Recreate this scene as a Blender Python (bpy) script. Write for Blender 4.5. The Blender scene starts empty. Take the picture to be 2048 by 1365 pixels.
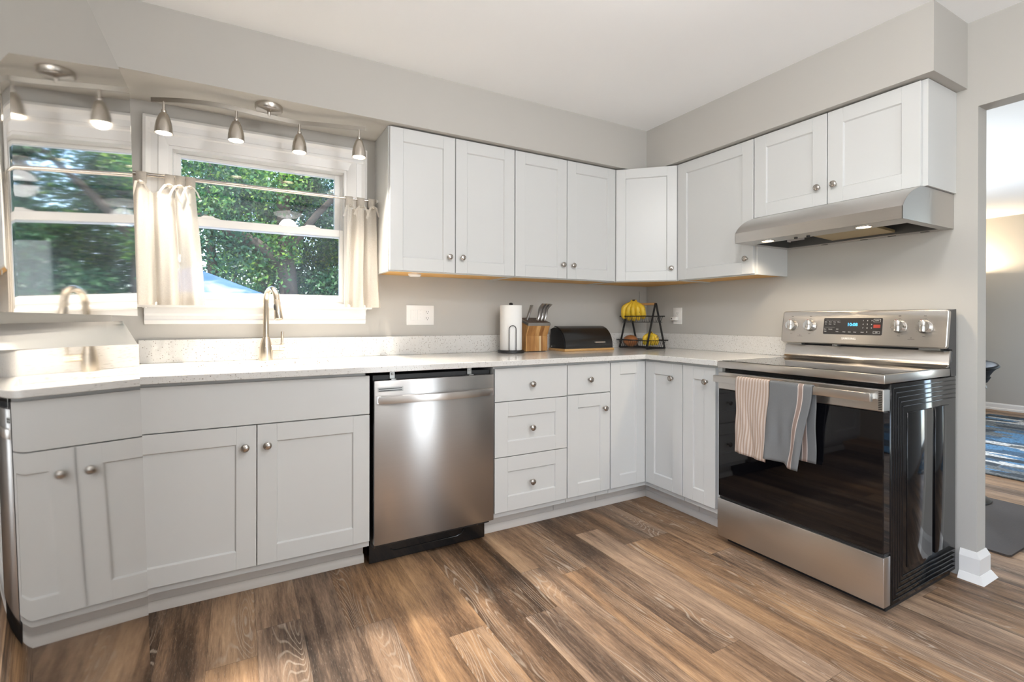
import bpy, bmesh, math, random
import numpy as np
from mathutils import Matrix, Vector
PI = math.pi
sc = bpy.context.scene
COL = sc.collection
random.seed(7)

# ------------------------------------------------------------------ camera
cam_d = bpy.data.cameras.new('camera')
cam = bpy.data.objects.new('camera', cam_d); COL.objects.link(cam)
cam_d.sensor_width = 36.0
cam_d.lens = 980.01 * 36.0 / 2048.0
cam_d.shift_y = -(682.5 - 640.67) / 2048.0
cam_d.clip_start = 0.02
def cam_matrix():
    yaw, pitch, roll = -0.5113, -0.0013, 0.0019
    c, s = math.cos(yaw), math.sin(yaw)
    R = Vector((c, s, 0)); F = Vector((-s, c, 0)); U = Vector((0, 0, 1))
    F2 = F * math.cos(pitch) + U * math.sin(pitch); U2 = U * math.cos(pitch) - F * math.sin(pitch)
    R3 = R * math.cos(roll) + U2 * math.sin(roll); U3 = U2 * math.cos(roll) - R * math.sin(roll)
    m = Matrix.Identity(4)
    for i in range(3):
        m[i][0] = R3[i]; m[i][1] = U3[i]; m[i][2] = -F2[i]
    m[0][3], m[1][3], m[2][3] = -2.7804, -2.8142, 1.1249
    return m
cam.matrix_world = cam_matrix()
sc.camera = cam

# ------------------------------------------------------------------ world, daylight, exposure
sc.view_settings.view_transform = 'Standard'
sc.view_settings.look = 'None'
sc.view_settings.gamma = 1.0
sc.view_settings.exposure = 0.17
sc.view_settings.use_curve_mapping = False
world = bpy.data.worlds.new('daylight_sky'); sc.world = world
world.use_nodes = True
wn = world.node_tree
sky = wn.nodes.new('ShaderNodeTexSky'); sky.sky_type = 'NISHITA'; sky.sun_disc = False
sky.sun_elevation = math.radians(48); sky.sun_rotation = math.radians(200)
bg = wn.nodes['Background']; bg.inputs['Strength'].default_value = 0.9
wn.links.new(sky.outputs[0], bg.inputs['Color'])

def lamp(name, kind, loc, energy, color, rot=(0, 0, 0), **kw):
    d = bpy.data.lights.new(name, kind); d.energy = energy; d.color = color
    for k, v in kw.items(): setattr(d, k, v)
    o = bpy.data.objects.new(name, d); COL.objects.link(o)
    o.location = loc; o.rotation_euler = rot
    return o
lamp('sun', 'SUN', (0, 0, 8), 13.0, (1.0, 0.95, 0.85), (math.radians(30), 0, math.radians(-35)), angle=0.01)
# daylight through the window behind the viewer, the two dining-room windows, plus a fill
lamp('daylight_and_fill', 'AREA', (-1.12, -4.28, 1.10), 26, (0.88, 0.95, 1.0), (PI / 2, 0, 0), shape='RECTANGLE', size=0.72, size_y=1.95)
lamp('daylight_and_fill', 'AREA', (-3.74, -3.3, 1.5), 20, (0.90, 0.96, 1.0), (0, -PI / 2, 0), shape='RECTANGLE', size=1.2, size_y=1.4)  # fill lamp added at an unseen left-wall opening to brighten the room
lamp('daylight_and_fill', 'AREA', (2.35, -0.02, 1.35), 72, (0.90, 0.95, 1.0), (PI / 2, 0, PI), shape='RECTANGLE', size=1.6, size_y=1.5)
lamp('daylight_and_fill', 'AREA', (5.55, -3.3, 1.2), 20, (0.72, 0.86, 1.0), (0, PI / 2, 0), shape='RECTANGLE', size=1.9, size_y=1.6)
# ------------------------------------------------------------------ helpers
FR = {}
def props(o, label=None, cat=None, group=None, kind=None):
    if label: o['label'] = label
    if cat: o['category'] = cat
    if group: o['group'] = group
    if kind: o['kind'] = kind
    return o
def thing(name, label, cat, loc, group=None, rot=None, kind=None):
    o = bpy.data.objects.new(name, None); COL.objects.link(o)
    o.empty_display_size = 0.05
    o.location = loc
    M = Matrix.Translation(loc)
    if rot is not None:
        o.rotation_euler = rot
        from mathutils import Euler
        M = M @ Euler(rot).to_matrix().to_4x4()
    FR[o.name] = M
    return props(o, label, cat, group, kind)

class MB:
    """collects shapes, links them as one mesh object"""
    def __init__(s, M=None):
        s.v = []; s.f = []; s.m = []; s.M = M
    def add(s, vs, fs, mi=0, M=None):
        o = len(s.v)
        for p in vs:
            p = Vector(p)
            if M is not None: p = M @ p
            if s.M is not None: p = s.M @ p
            s.v.append(p)
        for f in fs:
            s.f.append([i + o for i in f]); s.m.append(mi)
        return s
    def box(s, x0, x1, y0, y1, z0, z1, b=0.0, mi=0, seg=1, M=None):
        bm = bmesh.new()
        bmesh.ops.create_cube(bm, size=1.0)
        for v in bm.verts:
            v.co = ((x0 + x1) / 2 + v.co.x * (x1 - x0), (y0 + y1) / 2 + v.co.y * (y1 - y0), (z0 + z1) / 2 + v.co.z * (z1 - z0))
        if b > 0:
            bmesh.ops.bevel(bm, geom=bm.edges[:], offset=b, segments=seg, affect='EDGES', profile=0.5)
        s.bm(bm, mi, M); return s
    def bm(s, bm, mi=0, M=None):
        bm.verts.index_update()
        s.add([v.co.copy() for v in bm.verts], [[v.index for v in f.verts] for f in bm.faces], mi, M)
        bm.free(); return s
    def taper(s, a, z0, c, z1, mi=0):
        x0, x1, y0, y1 = a; X0, X1, Y0, Y1 = c
        vs = [(x0, y0, z0), (x1, y0, z0), (x1, y1, z0), (x0, y1, z0), (X0, Y0, z1), (X1, Y0, z1), (X1, Y1, z1), (X0, Y1, z1)]
        return s.add(vs, [(3, 2, 1, 0), (4, 5, 6, 7), (0, 1, 5, 4), (1, 2, 6, 5), (2, 3, 7, 6), (3, 0, 4, 7)], mi)
    def lathe(s, prof, M=None, n=28, mi=0, caps=True):
        vs = []; fs = []
        for r, z in prof:
            for k in range(n):
                a = 2 * PI * k / n
                vs.append((r * math.cos(a), r * math.sin(a), z))
        for i in range(len(prof) - 1):
            for k in range(n):
                k2 = (k + 1) % n
                fs.append((i * n + k, i * n + k2, (i + 1) * n + k2, (i + 1) * n + k))
        if caps:
            if prof[0][0] > 1e-6: fs.append(list(range(n))[::-1])
            if prof[-1][0] > 1e-6: fs.append([(len(prof) - 1) * n + k for k in range(n)])
        return s.add(vs, fs, mi, M)
    def tube(s, pts, r, n=10, mi=0, closed=False, caps=True):
        pts = [Vector(p) for p in pts]; N = len(pts)
        rs = r if isinstance(r, (list, tuple)) else [r] * N
        vs = []; fs = []
        prev = None
        for i, p in enumerate(pts):
            if closed: t = (pts[(i + 1) % N] - pts[i - 1])
            else: t = pts[min(i + 1, N - 1)] - pts[max(i - 1, 0)]
            t.normalize()
            if prev is None:
                a = Vector((0, 0, 1)) if abs(t.z) < 0.9 else Vector((1, 0, 0))
                u = t.cross(a).normalized()
            else:
                u = (prev - t * prev.dot(t)).normalized()
            prev = u; w = t.cross(u)
            for k in range(n):
                a = 2 * PI * k / n
                vs.append(p + (u * math.cos(a) + w * math.sin(a)) * rs[i])
        M = N if closed else N - 1
        for i in range(M):
            j = (i + 1) % N
            for k in range(n):
                k2 = (k + 1) % n
                fs.append((i * n + k, i * n + k2, j * n + k2, j * n + k))
        if caps and not closed:
            fs.append(list(range(n))[::-1]); fs.append([(N - 1) * n + k for k in range(n)])
        return s.add(vs, fs, mi)
    def prism(s, poly, axis, lo, hi, mi=0, caps=True, M=None):
        """poly of 2-D points; axis 'x': (y,z), 'y': (x,z), 'z': (x,y)"""
        def mk(p, t):
            return {'x': (t, p[0], p[1]), 'y': (p[0], t, p[1]), 'z': (p[0], p[1], t)}[axis]
        n = len(poly)
        vs = [mk(p, lo) for p in poly] + [mk(p, hi) for p in poly]
        fs = [(i, (i + 1) % n, n + (i + 1) % n, n + i) for i in range(n)]
        if caps: fs += [list(range(n))[::-1], [n + i for i in range(n)]]
        return s.add(vs, fs, mi, M)
    def grid(s, fn, nu, nv, mi=0):
        vs = [fn(i / nu, j / nv) for j in range(nv + 1) for i in range(nu + 1)]
        fs = [(j * (nu + 1) + i, j * (nu + 1) + i + 1, (j + 1) * (nu + 1) + i + 1, (j + 1) * (nu + 1) + i) for j in range(nv) for i in range(nu)]
        return s.add(vs, fs, mi)
    def text(s, body, size, M, mi=0, align='CENTER', depth=0.0003, bold=0.0):
        cu = bpy.data.curves.new('t', 'FONT'); cu.body = body; cu.size = size
        cu.align_x = align; cu.align_y = 'CENTER'; cu.extrude = depth; cu.offset = bold; cu.resolution_u = 3
        ob = bpy.data.objects.new('t', cu); COL.objects.link(ob)
        me = bpy.data.meshes.new_from_object(ob)
        s.add([v.co.copy() for v in me.vertices], [list(p.vertices) for p in me.polygons], mi, M)
        bpy.data.objects.remove(ob); bpy.data.meshes.remove(me); bpy.data.curves.remove(cu)
        return s
    def build(s, name, mats, parent=None, smooth=35, label=None, cat=None, group=None, kind=None, root=None):
        me = bpy.data.meshes.new(name)
        me.from_pydata([tuple(p) for p in s.v], [], s.f)
        if not isinstance(mats, (list, tuple)): mats = [mats]
        for m in mats: me.materials.append(m)
        me.polygons.foreach_set('material_index', s.m)
        bm = bmesh.new(); bm.from_mesh(me)
        bmesh.ops.recalc_face_normals(bm, faces=bm.faces); bm.to_mesh(me); bm.free()
        if smooth:
            me.polygons.foreach_set('use_smooth', [True] * len(me.polygons))
            me.set_sharp_from_angle(angle=math.radians(smooth))
        o = bpy.data.objects.new(name, me); COL.objects.link(o)
        r = root or parent
        while r is not None and r.parent is not None: r = r.parent
        if r is not None and r.name in FR: me.transform(FR[r.name].inverted())
        if parent is not None: o.parent = parent
        me.update()
        return props(o, label, cat, group, kind)

def rrect(x0, x1, z0, z1, r, n=5):
    out = []
    for cx, cz, a0 in ((x1 - r, z0 + r, -PI / 2), (x1 - r, z1 - r, 0), (x0 + r, z1 - r, PI / 2), (x0 + r, z0 + r, PI)):
        for i in range(n + 1):
            a = a0 + PI / 2 * i / n
            out.append((cx + r * math.cos(a), cz + r * math.sin(a)))
    return out
def smoothstep(a, b, x):
    t = min(1, max(0, (x - a) / (b - a))); return t * t * (3 - 2 * t)
def interp(tbl, x):
    for (x0, y0), (x1, y1) in zip(tbl, tbl[1:]):
        if x <= x1: 
            t = max(0, (x - x0) / (x1 - x0)); t = t * t * (3 - 2 * t); return y0 + (y1 - y0) * t
    return tbl[-1][1]

# ------------------------------------------------------------------ materials
def mat(name):
    m = bpy.data.materials.new(name); m.use_nodes = True
    nt = m.node_tree; b = nt.nodes['Principled BSDF']
    return m, nt, b
def nd(nt, typ, **kw):
    n = nt.nodes.new('ShaderNode' + typ)
    for k, v in kw.items():
        if k in ('operation', 'data_type', 'blend_type', 'feature', 'wave_type', 'bands_direction', 'noise_dimensions', 'distance', 'interpolation_type', 'wave_profile', 'voronoi_dimensions', 'clamp'):
            setattr(n, k, v)
        else:
            try: n.inputs[k].default_value = v
            except Exception: n.inputs[int(k[1:])].default_value = v
    return n
def lk(nt, a, b): nt.links.new(a, b)
def simple(name, col, rough=0.5, metal=0.0, bump=0.0, bscale=200, var=0.0, spec=0.5, coat=0.0, emis=None, estr=0.0):
    m, nt, b = mat(name)
    b.inputs['Base Color'].default_value = (*col, 1); b.inputs['Roughness'].default_value = rough
    b.inputs['Metallic'].default_value = metal; b.inputs['Specular IOR Level'].default_value = spec
    b.inputs['Coat Weight'].default_value = coat; b.inputs['Coat Roughness'].default_value = 0.05
    tc = nd(nt, 'NewGeometry')
    if var > 0:
        nz = nd(nt, 'TexNoise', Scale=3.0, Detail=4.0); lk(nt, tc.outputs['Position'], nz.inputs['Vector'])
        mx = nd(nt, 'Mix', data_type='RGBA'); mx.inputs[6].default_value = (*[c * (1 - var) for c in col], 1); mx.inputs[7].default_value = (*[min(1, c * (1 + var)) for c in col], 1)
        lk(nt, nz.outputs[0], mx.inputs[0]); lk(nt, mx.outputs[2], b.inputs['Base Color'])
    if bump > 0:
        nz = nd(nt, 'TexNoise', Scale=float(bscale), Detail=3.0); lk(nt, tc.outputs['Position'], nz.inputs['Vector'])
        bp = nd(nt, 'Bump', Strength=bump, Distance=0.002); lk(nt, nz.outputs[0], bp.inputs['Height']); lk(nt, bp.outputs[0], b.inputs['Normal'])
    if emis:
        b.inputs['Emission Color'].default_value = (*emis, 1); b.inputs['Emission Strength'].default_value = estr
    return m
def ramp(nt, stops, fac):
    r = nt.nodes.new('ShaderNodeValToRGB'); e = r.color_ramp.elements
    while len(e) < len(stops): e.new(0.5)
    for i, (p, c) in enumerate(stops):
        e[i].position = p; e[i].color = (*c, 1)
    lk(nt, fac, r.inputs[0]); return r
def mth(nt, op, a, b=None, c=None):
    n = nd(nt, 'Math', operation=op)
    for i, x in enumerate((a, b, c)):
        if x is None: continue
        if isinstance(x, (int, float)): n.inputs[i].default_value = x
        else: lk(nt, x, n.inputs[i])
    return n.outputs[0]

def steel(name, col, rough, axis, aniso=0.75):
    """brushed metal: fine brush lines along the given axis, highlights stretched across them"""
    m, nt, b = mat(name)
    b.inputs['Metallic'].default_value = 1.0
    g = nd(nt, 'NewGeometry'); mp = nd(nt, 'Mapping')
    mp.inputs['Scale'].default_value = {'x': (3, 1400, 1400), 'y': (1400, 3, 1400), 'z': (1400, 1400, 3)}[axis]
    lk(nt, g.outputs['Position'], mp.inputs['Vector'])
    nz = nd(nt, 'TexNoise', Scale=1.0, Detail=1.0); lk(nt, mp.outputs[0], nz.inputs['Vector'])
    mx = nd(nt, 'Mix', data_type='RGBA'); mx.inputs[6].default_value = (*[c * 0.95 for c in col], 1); mx.inputs[7].default_value = (*[min(1, c * 1.05) for c in col], 1)
    lk(nt, nz.outputs[0], mx.inputs[0]); lk(nt, mx.outputs[2], b.inputs['Base Color'])
    b.inputs['Roughness'].default_value = rough
    if aniso > 0:
        tg = nd(nt, 'Tangent'); tg.direction_type = 'RADIAL'; tg.axis = 'Z'
        lk(nt, tg.outputs[0], b.inputs['Tangent']); b.inputs['Anisotropic'].default_value = aniso; b.inputs['Anisotropic Rotation'].default_value = 0.25
    return m

def floor_mat():
    m, nt, b = mat('oak_vinyl_plank')
    g = nd(nt, 'NewGeometry'); sp = nd(nt, 'SeparateXYZ'); lk(nt, g.outputs['Position'], sp.inputs[0])
    X, Y = sp.outputs[0], sp.outputs[1]
    W, L = 0.148, 1.22
    u = mth(nt, 'MULTIPLY', mth(nt, 'ADD', X, 0.055), 1 / W); row = mth(nt, 'FLOOR', u); fu = mth(nt, 'FRACT', u)
    wn_ = nd(nt, 'TexWhiteNoise', noise_dimensions='1D'); lk(nt, row, wn_.inputs['W'])
    v = mth(nt, 'ADD', mth(nt, 'MULTIPLY', Y, 1 / L), mth(nt, 'MULTIPLY', wn_.outputs[0], 7.31))
    colm = mth(nt, 'FLOOR', v); fv = mth(nt, 'FRACT', v)
    idv = nd(nt, 'CombineXYZ'); lk(nt, row, idv.inputs[0]); lk(nt, colm, idv.inputs[1])
    wid = nd(nt, 'TexWhiteNoise', noise_dimensions='3D'); lk(nt, idv.outputs[0], wid.inputs['Vector'])
    pid = wid.outputs[0]; sid = nd(nt, 'SeparateColor'); lk(nt, wid.outputs[1], sid.inputs[0])
    # coordinates private to each plank
    off = nd(nt, 'VectorMath', operation='SCALE'); lk(nt, wid.outputs[1], off.inputs[0]); off.inputs['Scale'].default_value = 37.0
    pc = nd(nt, 'VectorMath', operation='ADD'); lk(nt, g.outputs['Position'], pc.inputs[0]); lk(nt, off.outputs[0], pc.inputs[1])
    def noise(scale, sx, sy, detail=4.0, rough=0.6, dist=0.0):
        mp = nd(nt, 'Mapping'); mp.inputs['Scale'].default_value = (sx, sy, 1); lk(nt, pc.outputs[0], mp.inputs['Vector'])
        n = nd(nt, 'TexNoise', Scale=scale, Detail=detail, Roughness=rough, Distortion=dist); lk(nt, mp.outputs[0], n.inputs['Vector']); return n.outputs[0]
    broad = noise(1.0, 11.0, 1.0, 5.0, 0.6, 0.5)
    grain = noise(1.0, 150.0, 11.0, 4.0, 0.7, 0.4)
    fine = noise(1.0, 460.0, 42.0, 2.0, 0.6)
    tone = mth(nt, 'ADD', mth(nt, 'MULTIPLY', pid, 0.22), mth(nt, 'MULTIPLY_ADD', broad, 1.10, -0.13))
    tone = mth(nt, 'ADD', tone, mth(nt, 'MULTIPLY', mth(nt, 'SUBTRACT', grain, 0.5), 0.55))
    base = ramp(nt, [(0.20, (0.034, 0.019, 0.011)), (0.36, (0.100, 0.056, 0.030)), (0.52, (0.225, 0.130, 0.070)), (0.70, (0.39, 0.232, 0.120)), (0.92, (0.56, 0.36, 0.195))], tone)
    # greyer planks
    grey = nd(nt, 'Mix', data_type='RGBA', blend_type='MIX'); lk(nt, base.outputs[0], grey.inputs[6])
    hs = nd(nt, 'HueSaturation', Saturation=0.55, Value=1.0); lk(nt, base.outputs[0], hs.inputs['Color']); lk(nt, hs.outputs[0], grey.inputs[7])
    lk(nt, mth(nt, 'MULTIPLY', sid.outputs[1], 0.55), grey.inputs[0])
    # cathedral figure, cerused pale lines
    mpw = nd(nt, 'Mapping'); mpw.inputs['Scale'].default_value = (9.0, 1.0, 1); lk(nt, pc.outputs[0], mpw.inputs['Vector'])
    nzw = nd(nt, 'TexNoise', Scale=1.0, Detail=1.5, Roughness=0.4, Distortion=0.4); lk(nt, mpw.outputs[0], nzw.inputs['Vector'])
    ring = mth(nt, 'SINE', mth(nt, 'MULTIPLY', nzw.outputs[0], 210.0))
    ring = mth(nt, 'MULTIPLY', mth(nt, 'MAXIMUM', mth(nt, 'SUBTRACT', ring, 0.55), 0.0), 1.6)
    spot = noise(1.0, 7.0, 1.6, 1.0, 0.4)
    mask = mth(nt, 'MULTIPLY', mth(nt, 'MULTIPLY', mth(nt, 'MAXIMUM', mth(nt, 'SUBTRACT', spot, 0.46), 0.0), 7.0), mth(nt, 'GREATER_THAN', sid.outputs[2], 0.15))
    ring = mth(nt, 'MULTIPLY', mth(nt, 'MULTIPLY', ring, mth(nt, 'MINIMUM', mask, 1.0)), mth(nt, 'ADD', fine, 0.25))
    fleck = mth(nt, 'MULTIPLY', mth(nt, 'MAXIMUM', mth(nt, 'SUBTRACT', fine, 0.60), 0.0), 2.2)
    f2 = noise(1.0, 60.0, 16.0, 3.0, 0.7); f3 = noise(1.0, 7.0, 3.0, 1.0)
    fl2 = mth(nt, 'MULTIPLY', mth(nt, 'MAXIMUM', mth(nt, 'SUBTRACT', f2, 0.70), 0.0), mth(nt, 'MULTIPLY', mth(nt, 'MAXIMUM', mth(nt, 'SUBTRACT', f3, 0.5), 0.0), 60.0))
    pale = mth(nt, 'MINIMUM', mth(nt, 'ADD', mth(nt, 'ADD', mth(nt, 'MULTIPLY', ring, 0.9), fleck), fl2), 0.7)
    mixp = nd(nt, 'Mix', data_type='RGBA'); lk(nt, pale, mixp.inputs[0]); lk(nt, grey.outputs[2], mixp.inputs[6]); mixp.inputs[7].default_value = (0.52, 0.45, 0.37, 1)
    # seams
    e1 = mth(nt, 'MINIMUM', fu, mth(nt, 'SUBTRACT', 1.0, fu)); e2 = mth(nt, 'MINIMUM', fv, mth(nt, 'SUBTRACT', 1.0, fv))
    seam = mth(nt, 'MAXIMUM', mth(nt, 'LESS_THAN', e1, 0.0045), mth(nt, 'LESS_THAN', e2, 0.0006))
    mixs = nd(nt, 'Mix', data_type='RGBA'); lk(nt, mth(nt, 'MULTIPLY', seam, 0.55), mixs.inputs[0]); lk(nt, mixp.outputs[2], mixs.inputs[6]); mixs.inputs[7].default_value = (0.02, 0.014, 0.01, 1)
    lk(nt, mixs.outputs[2], b.inputs['Base Color'])
    lk(nt, mth(nt, 'MULTIPLY_ADD', grain, 0.14, 0.40), b.inputs['Roughness'])
    b.inputs['Specular IOR Level'].default_value = 0.25
    bp = nd(nt, 'Bump', Strength=0.12, Distance=0.001); lk(nt, mth(nt, 'SUBTRACT', grain, seam), bp.inputs['Height']); lk(nt, bp.outputs[0], b.inputs['Normal'])
    return m

def quartz_mat():
    m, nt, b = mat('speckled_quartz')
    g = nd(nt, 'NewGeometry')
    def specks(scale, thr, keep):
        v = nd(nt, 'TexVoronoi', Scale=scale, Randomness=1.0); lk(nt, g.outputs['Position'], v.inputs['Vector'])
        s_ = nd(nt, 'SeparateColor'); lk(nt, v.outputs['Color'], s_.inputs[0])
        return mth(nt, 'MULTIPLY', mth(nt, 'LESS_THAN', v.outputs['Distance'], thr), mth(nt, 'GREATER_THAN', s_.outputs[0], keep)), s_.outputs[1]
    a, ca = specks(120.0, 0.30, 0.72); c, cc = specks(210.0, 0.34, 0.70)
    base = nd(nt, 'Mix', data_type='RGBA'); base.inputs[6].default_value = (0.66, 0.65, 0.63, 1); base.inputs[7].default_value = (0.40, 0.36, 0.31, 1); lk(nt, mth(nt, 'MULTIPLY', c, 0.45), base.inputs[0])
    dk = nd(nt, 'Mix', data_type='RGBA'); lk(nt, base.outputs[2], dk.inputs[6]); dk.inputs[7].default_value = (0.16, 0.13, 0.10, 1)
    lk(nt, mth(nt, 'MULTIPLY', a, mth(nt, 'MULTIPLY_ADD', ca, 0.7, 0.2)), dk.inputs[0])
    lk(nt, dk.outputs[2], b.inputs['Base Color'])
    b.inputs['Roughness'].default_value = 0.13; b.inputs['Specular IOR Level'].default_value = 0.5
    return m

def wood_mat(name, cols, sx=(40, 40, 3), rough=0.45, blocks=None):
    m, nt, b = mat(name)
    g = nd(nt, 'NewGeometry'); mp = nd(nt, 'Mapping'); mp.inputs['Scale'].default_value = sx
    lk(nt, g.outputs['Position'], mp.inputs['Vector'])
    nz = nd(nt, 'TexNoise', Scale=1.0, Detail=4.0, Roughness=0.6, Distortion=0.5); lk(nt, mp.outputs[0], nz.inputs['Vector'])
    fac = nz.outputs[0]
    if blocks:
        s_ = nd(nt, 'SeparateXYZ'); lk(nt, g.outputs['Position'], s_.inputs[0])
        w = nd(nt, 'TexWhiteNoise', noise_dimensions='1D'); lk(nt, mth(nt, 'FLOOR', mth(nt, 'MULTIPLY', s_.outputs[0], blocks)), w.inputs['W'])
        fac = mth(nt, 'ADD', mth(nt, 'MULTIPLY', fac, 0.6), mth(nt, 'MULTIPLY', w.outputs[0], 0.45))
    r = ramp(nt, [(0.2, cols[0]), (0.55, cols[1]), (0.85, cols[2])], fac)
    lk(nt, r.outputs[0], b.inputs['Base Color']); b.inputs['Roughness'].default_value = rough
    return m

def cloth_mat(name, col, transl=0.3, transp=0.0, stripe=None, weave=900.0):
    """woven cloth; stripe = list of (coordinate axis, ramp stops, period or None, offset)"""
    m, nt, b = mat(name)
    g = nd(nt, 'NewGeometry')
    colsock = None
    tco = nd(nt, 'TexCoord')
    if stripe:
        axis, stops, period, off = stripe
        s_ = nd(nt, 'SeparateXYZ'); lk(nt, tco.outputs['UV'], s_.inputs[0])
        c = mth(nt, 'MULTIPLY', mth(nt, 'SUBTRACT', s_.outputs[axis], off), 1.0 / period)
        r = ramp(nt, stops, mth(nt, 'FRACT', c)); r.color_ramp.interpolation = 'CONSTANT' if len(stops) > 3 else 'LINEAR'
        colsock = r.outputs[0]
    wv = nd(nt, 'TexNoise', Scale=weave, Detail=2.0); lk(nt, g.outputs['Position'], wv.inputs['Vector'])
    mx = nd(nt, 'Mix', data_type='RGBA', blend_type='MULTIPLY'); mx.inputs[0].default_value = 1.0
    if colsock: lk(nt, colsock, mx.inputs[6])
    else: mx.inputs[6].default_value = (*col, 1)
    wr = ramp(nt, [(0.25, (0.72, 0.72, 0.72)), (0.75, (1.1, 1.1, 1.1))], wv.outputs[0]); lk(nt, wr.outputs[0], mx.inputs[7])
    lk(nt, mx.outputs[2], b.inputs['Base Color']); b.inputs['Roughness'].default_value = 0.9; b.inputs['Specular IOR Level'].default_value = 0.1
    bp = nd(nt, 'Bump', Strength=0.25, Distance=0.001); lk(nt, wv.outputs[0], bp.inputs['Height']); lk(nt, bp.outputs[0], b.inputs['Normal'])
    out = nt.nodes['Material Output']; cur = b.outputs[0]
    if transl > 0:
        t = nd(nt, 'BsdfTranslucent'); lk(nt, mx.outputs[2], t.inputs['Color'])
        ms = nd(nt, 'MixShader'); ms.inputs[0].default_value = transl; lk(nt, cur, ms.inputs[1]); lk(nt, t.outputs[0], ms.inputs[2]); cur = ms.outputs[0]
    if transp > 0:
        t = nd(nt, 'BsdfTransparent'); ms = nd(nt, 'MixShader'); ms.inputs[0].default_value = transp; lk(nt, cur, ms.inputs[1]); lk(nt, t.outputs[0], ms.inputs[2]); cur = ms.outputs[0]
    lk(nt, cur, out.inputs['Surface'])
    return m

def glass_mat():
    m, nt, b = mat('window_glass')
    out = nt.nodes['Material Output']
    tr = nd(nt, 'BsdfTransparent'); gl = nd(nt, 'BsdfGlossy', Roughness=0.0)
    fr = nd(nt, 'Fresnel', IOR=1.45)
    ms = nd(nt, 'MixShader'); lk(nt, fr.outputs[0], ms.inputs[0]); lk(nt, tr.outputs[0], ms.inputs[1]); lk(nt, gl.outputs[0], ms.inputs[2])
    # a little dust on the pane
    g = nd(nt, 'NewGeometry'); nz = nd(nt, 'TexNoise', Scale=2.2, Detail=2.0); lk(nt, g.outputs['Position'], nz.inputs['Vector'])
    n2 = nd(nt, 'TexNoise', Scale=260.0, Detail=1.0); lk(nt, g.outputs['Position'], n2.inputs['Vector'])
    df = nd(nt, 'BsdfTranslucent'); df.inputs[0].default_value = (0.8, 0.84, 0.88, 1)
    fac = mth(nt, 'MULTIPLY', mth(nt, 'MAXIMUM', mth(nt, 'SUBTRACT', nz.outputs[0], 0.42), 0.0), mth(nt, 'MULTIPLY', n2.outputs[0], 0.3))
    m2 = nd(nt, 'MixShader'); lk(nt, fac, m2.inputs[0]); lk(nt, ms.outputs[0], m2.inputs[1]); lk(nt, df.outputs[0], m2.inputs[2])
    lk(nt, m2.outputs[0], out.inputs['Surface'])
    return m

def leaf_mat(name, c0, c1, c2):
    m, nt, b = mat(name)
    g = nd(nt, 'NewGeometry')
    nz = nd(nt, 'TexNoise', Scale=1.3, Detail=3.0); lk(nt, g.outputs['Position'], nz.inputs['Vector'])
    fac = mth(nt, 'ADD', mth(nt, 'MULTIPLY', nz.outputs[0], 0.6), mth(nt, 'MULTIPLY', g.outputs['Random Per Island'], 0.45))
    r = ramp(nt, [(0.25, c0), (0.55, c1), (0.85, c2)], fac)
    lk(nt, r.outputs[0], b.inputs['Base Color']); b.inputs['Roughness'].default_value = 0.45
    t = nd(nt, 'BsdfTranslucent'); lk(nt, r.outputs[0], t.inputs['Color'])
    ms = nd(nt, 'MixShader'); ms.inputs[0].default_value = 0.45; lk(nt, b.outputs[0], ms.inputs[1]); lk(nt, t.outputs[0], ms.inputs[2])
    lk(nt, ms.outputs[0], nt.nodes['Material Output'].inputs['Surface'])
    return m

M_wall = simple('greige_wall_paint', (0.465, 0.45, 0.422), 0.75, bump=0.05, bscale=350, spec=0.25)
M_ceil = simple('ceiling_paint', (0.91, 0.92, 0.93), 0.85, bump=0.05, bscale=300, spec=0.2)
M_white = simple('white_cabinet_lacquer', (0.595, 0.602, 0.598), 0.32, spec=0.4)
M_trim = simple('white_trim_paint', (0.80, 0.79, 0.775), 0.35, spec=0.4)
M_toe = simple('toe_kick_paint', (0.62, 0.59, 0.56), 0.5, var=0.06)
M_shoe = simple('shoe_moulding_paint', (0.70, 0.66, 0.62), 0.5, var=0.08)
M_maple = wood_mat('maple_underside', [(0.56, 0.30, 0.08), (0.70, 0.40, 0.12), (0.78, 0.47, 0.17)], (3, 40, 40), 0.5)
M_floor = floor_mat()
M_quartz = quartz_mat()
M_steel_z = steel('brushed_steel_door', (0.44, 0.43, 0.425), 0.30, 'x')
M_steel_x = steel('brushed_steel_wide', (0.60, 0.58, 0.56), 0.28, 'x')
M_steel_y = steel('brushed_steel_deep', (0.60, 0.575, 0.55), 0.28, 'y')
M_fridge = simple('polished_fridge_steel', (0.69, 0.68, 0.665), 0.04, 1.0)
M_fside = simple('fridge_side_paint', (0.20, 0.19, 0.185), 0.4)
M_nickel = simple('brushed_nickel', (0.60, 0.56, 0.51), 0.27, 1.0)
M_bar = simple('dark_nickel_bar', (0.36, 0.335, 0.30), 0.3, 1.0)
M_knob = simple('pewter_knob', (0.44, 0.41, 0.38), 0.25, 1.0)
M_faucet = simple('warm_nickel', (0.68, 0.60, 0.50), 0.25, 1.0)
M_chrome = simple('polished_chrome', (0.80, 0.78, 0.75), 0.10, 1.0)
M_black = simple('black_gloss', (0.006, 0.006, 0.007), 0.07, spec=0.6)
M_blackglass = simple('black_oven_glass', (0.003, 0.003, 0.004), 0.03, spec=0.5)
M_enamel = simple('black_enamel', (0.006, 0.006, 0.007), 0.10, spec=0.35)
M_matteblack = simple('matte_black', (0.012, 0.012, 0.013), 0.45)
M_darkgrey = simple('charcoal_plastic', (0.045, 0.045, 0.047), 0.4)
M_wire = simple('black_wire', (0.010, 0.010, 0.011), 0.4)
M_plate = simple('white_plastic', (0.80, 0.785, 0.76), 0.35)
M_slot = simple('socket_slots', (0.03, 0.03, 0.03), 0.5)
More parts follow.
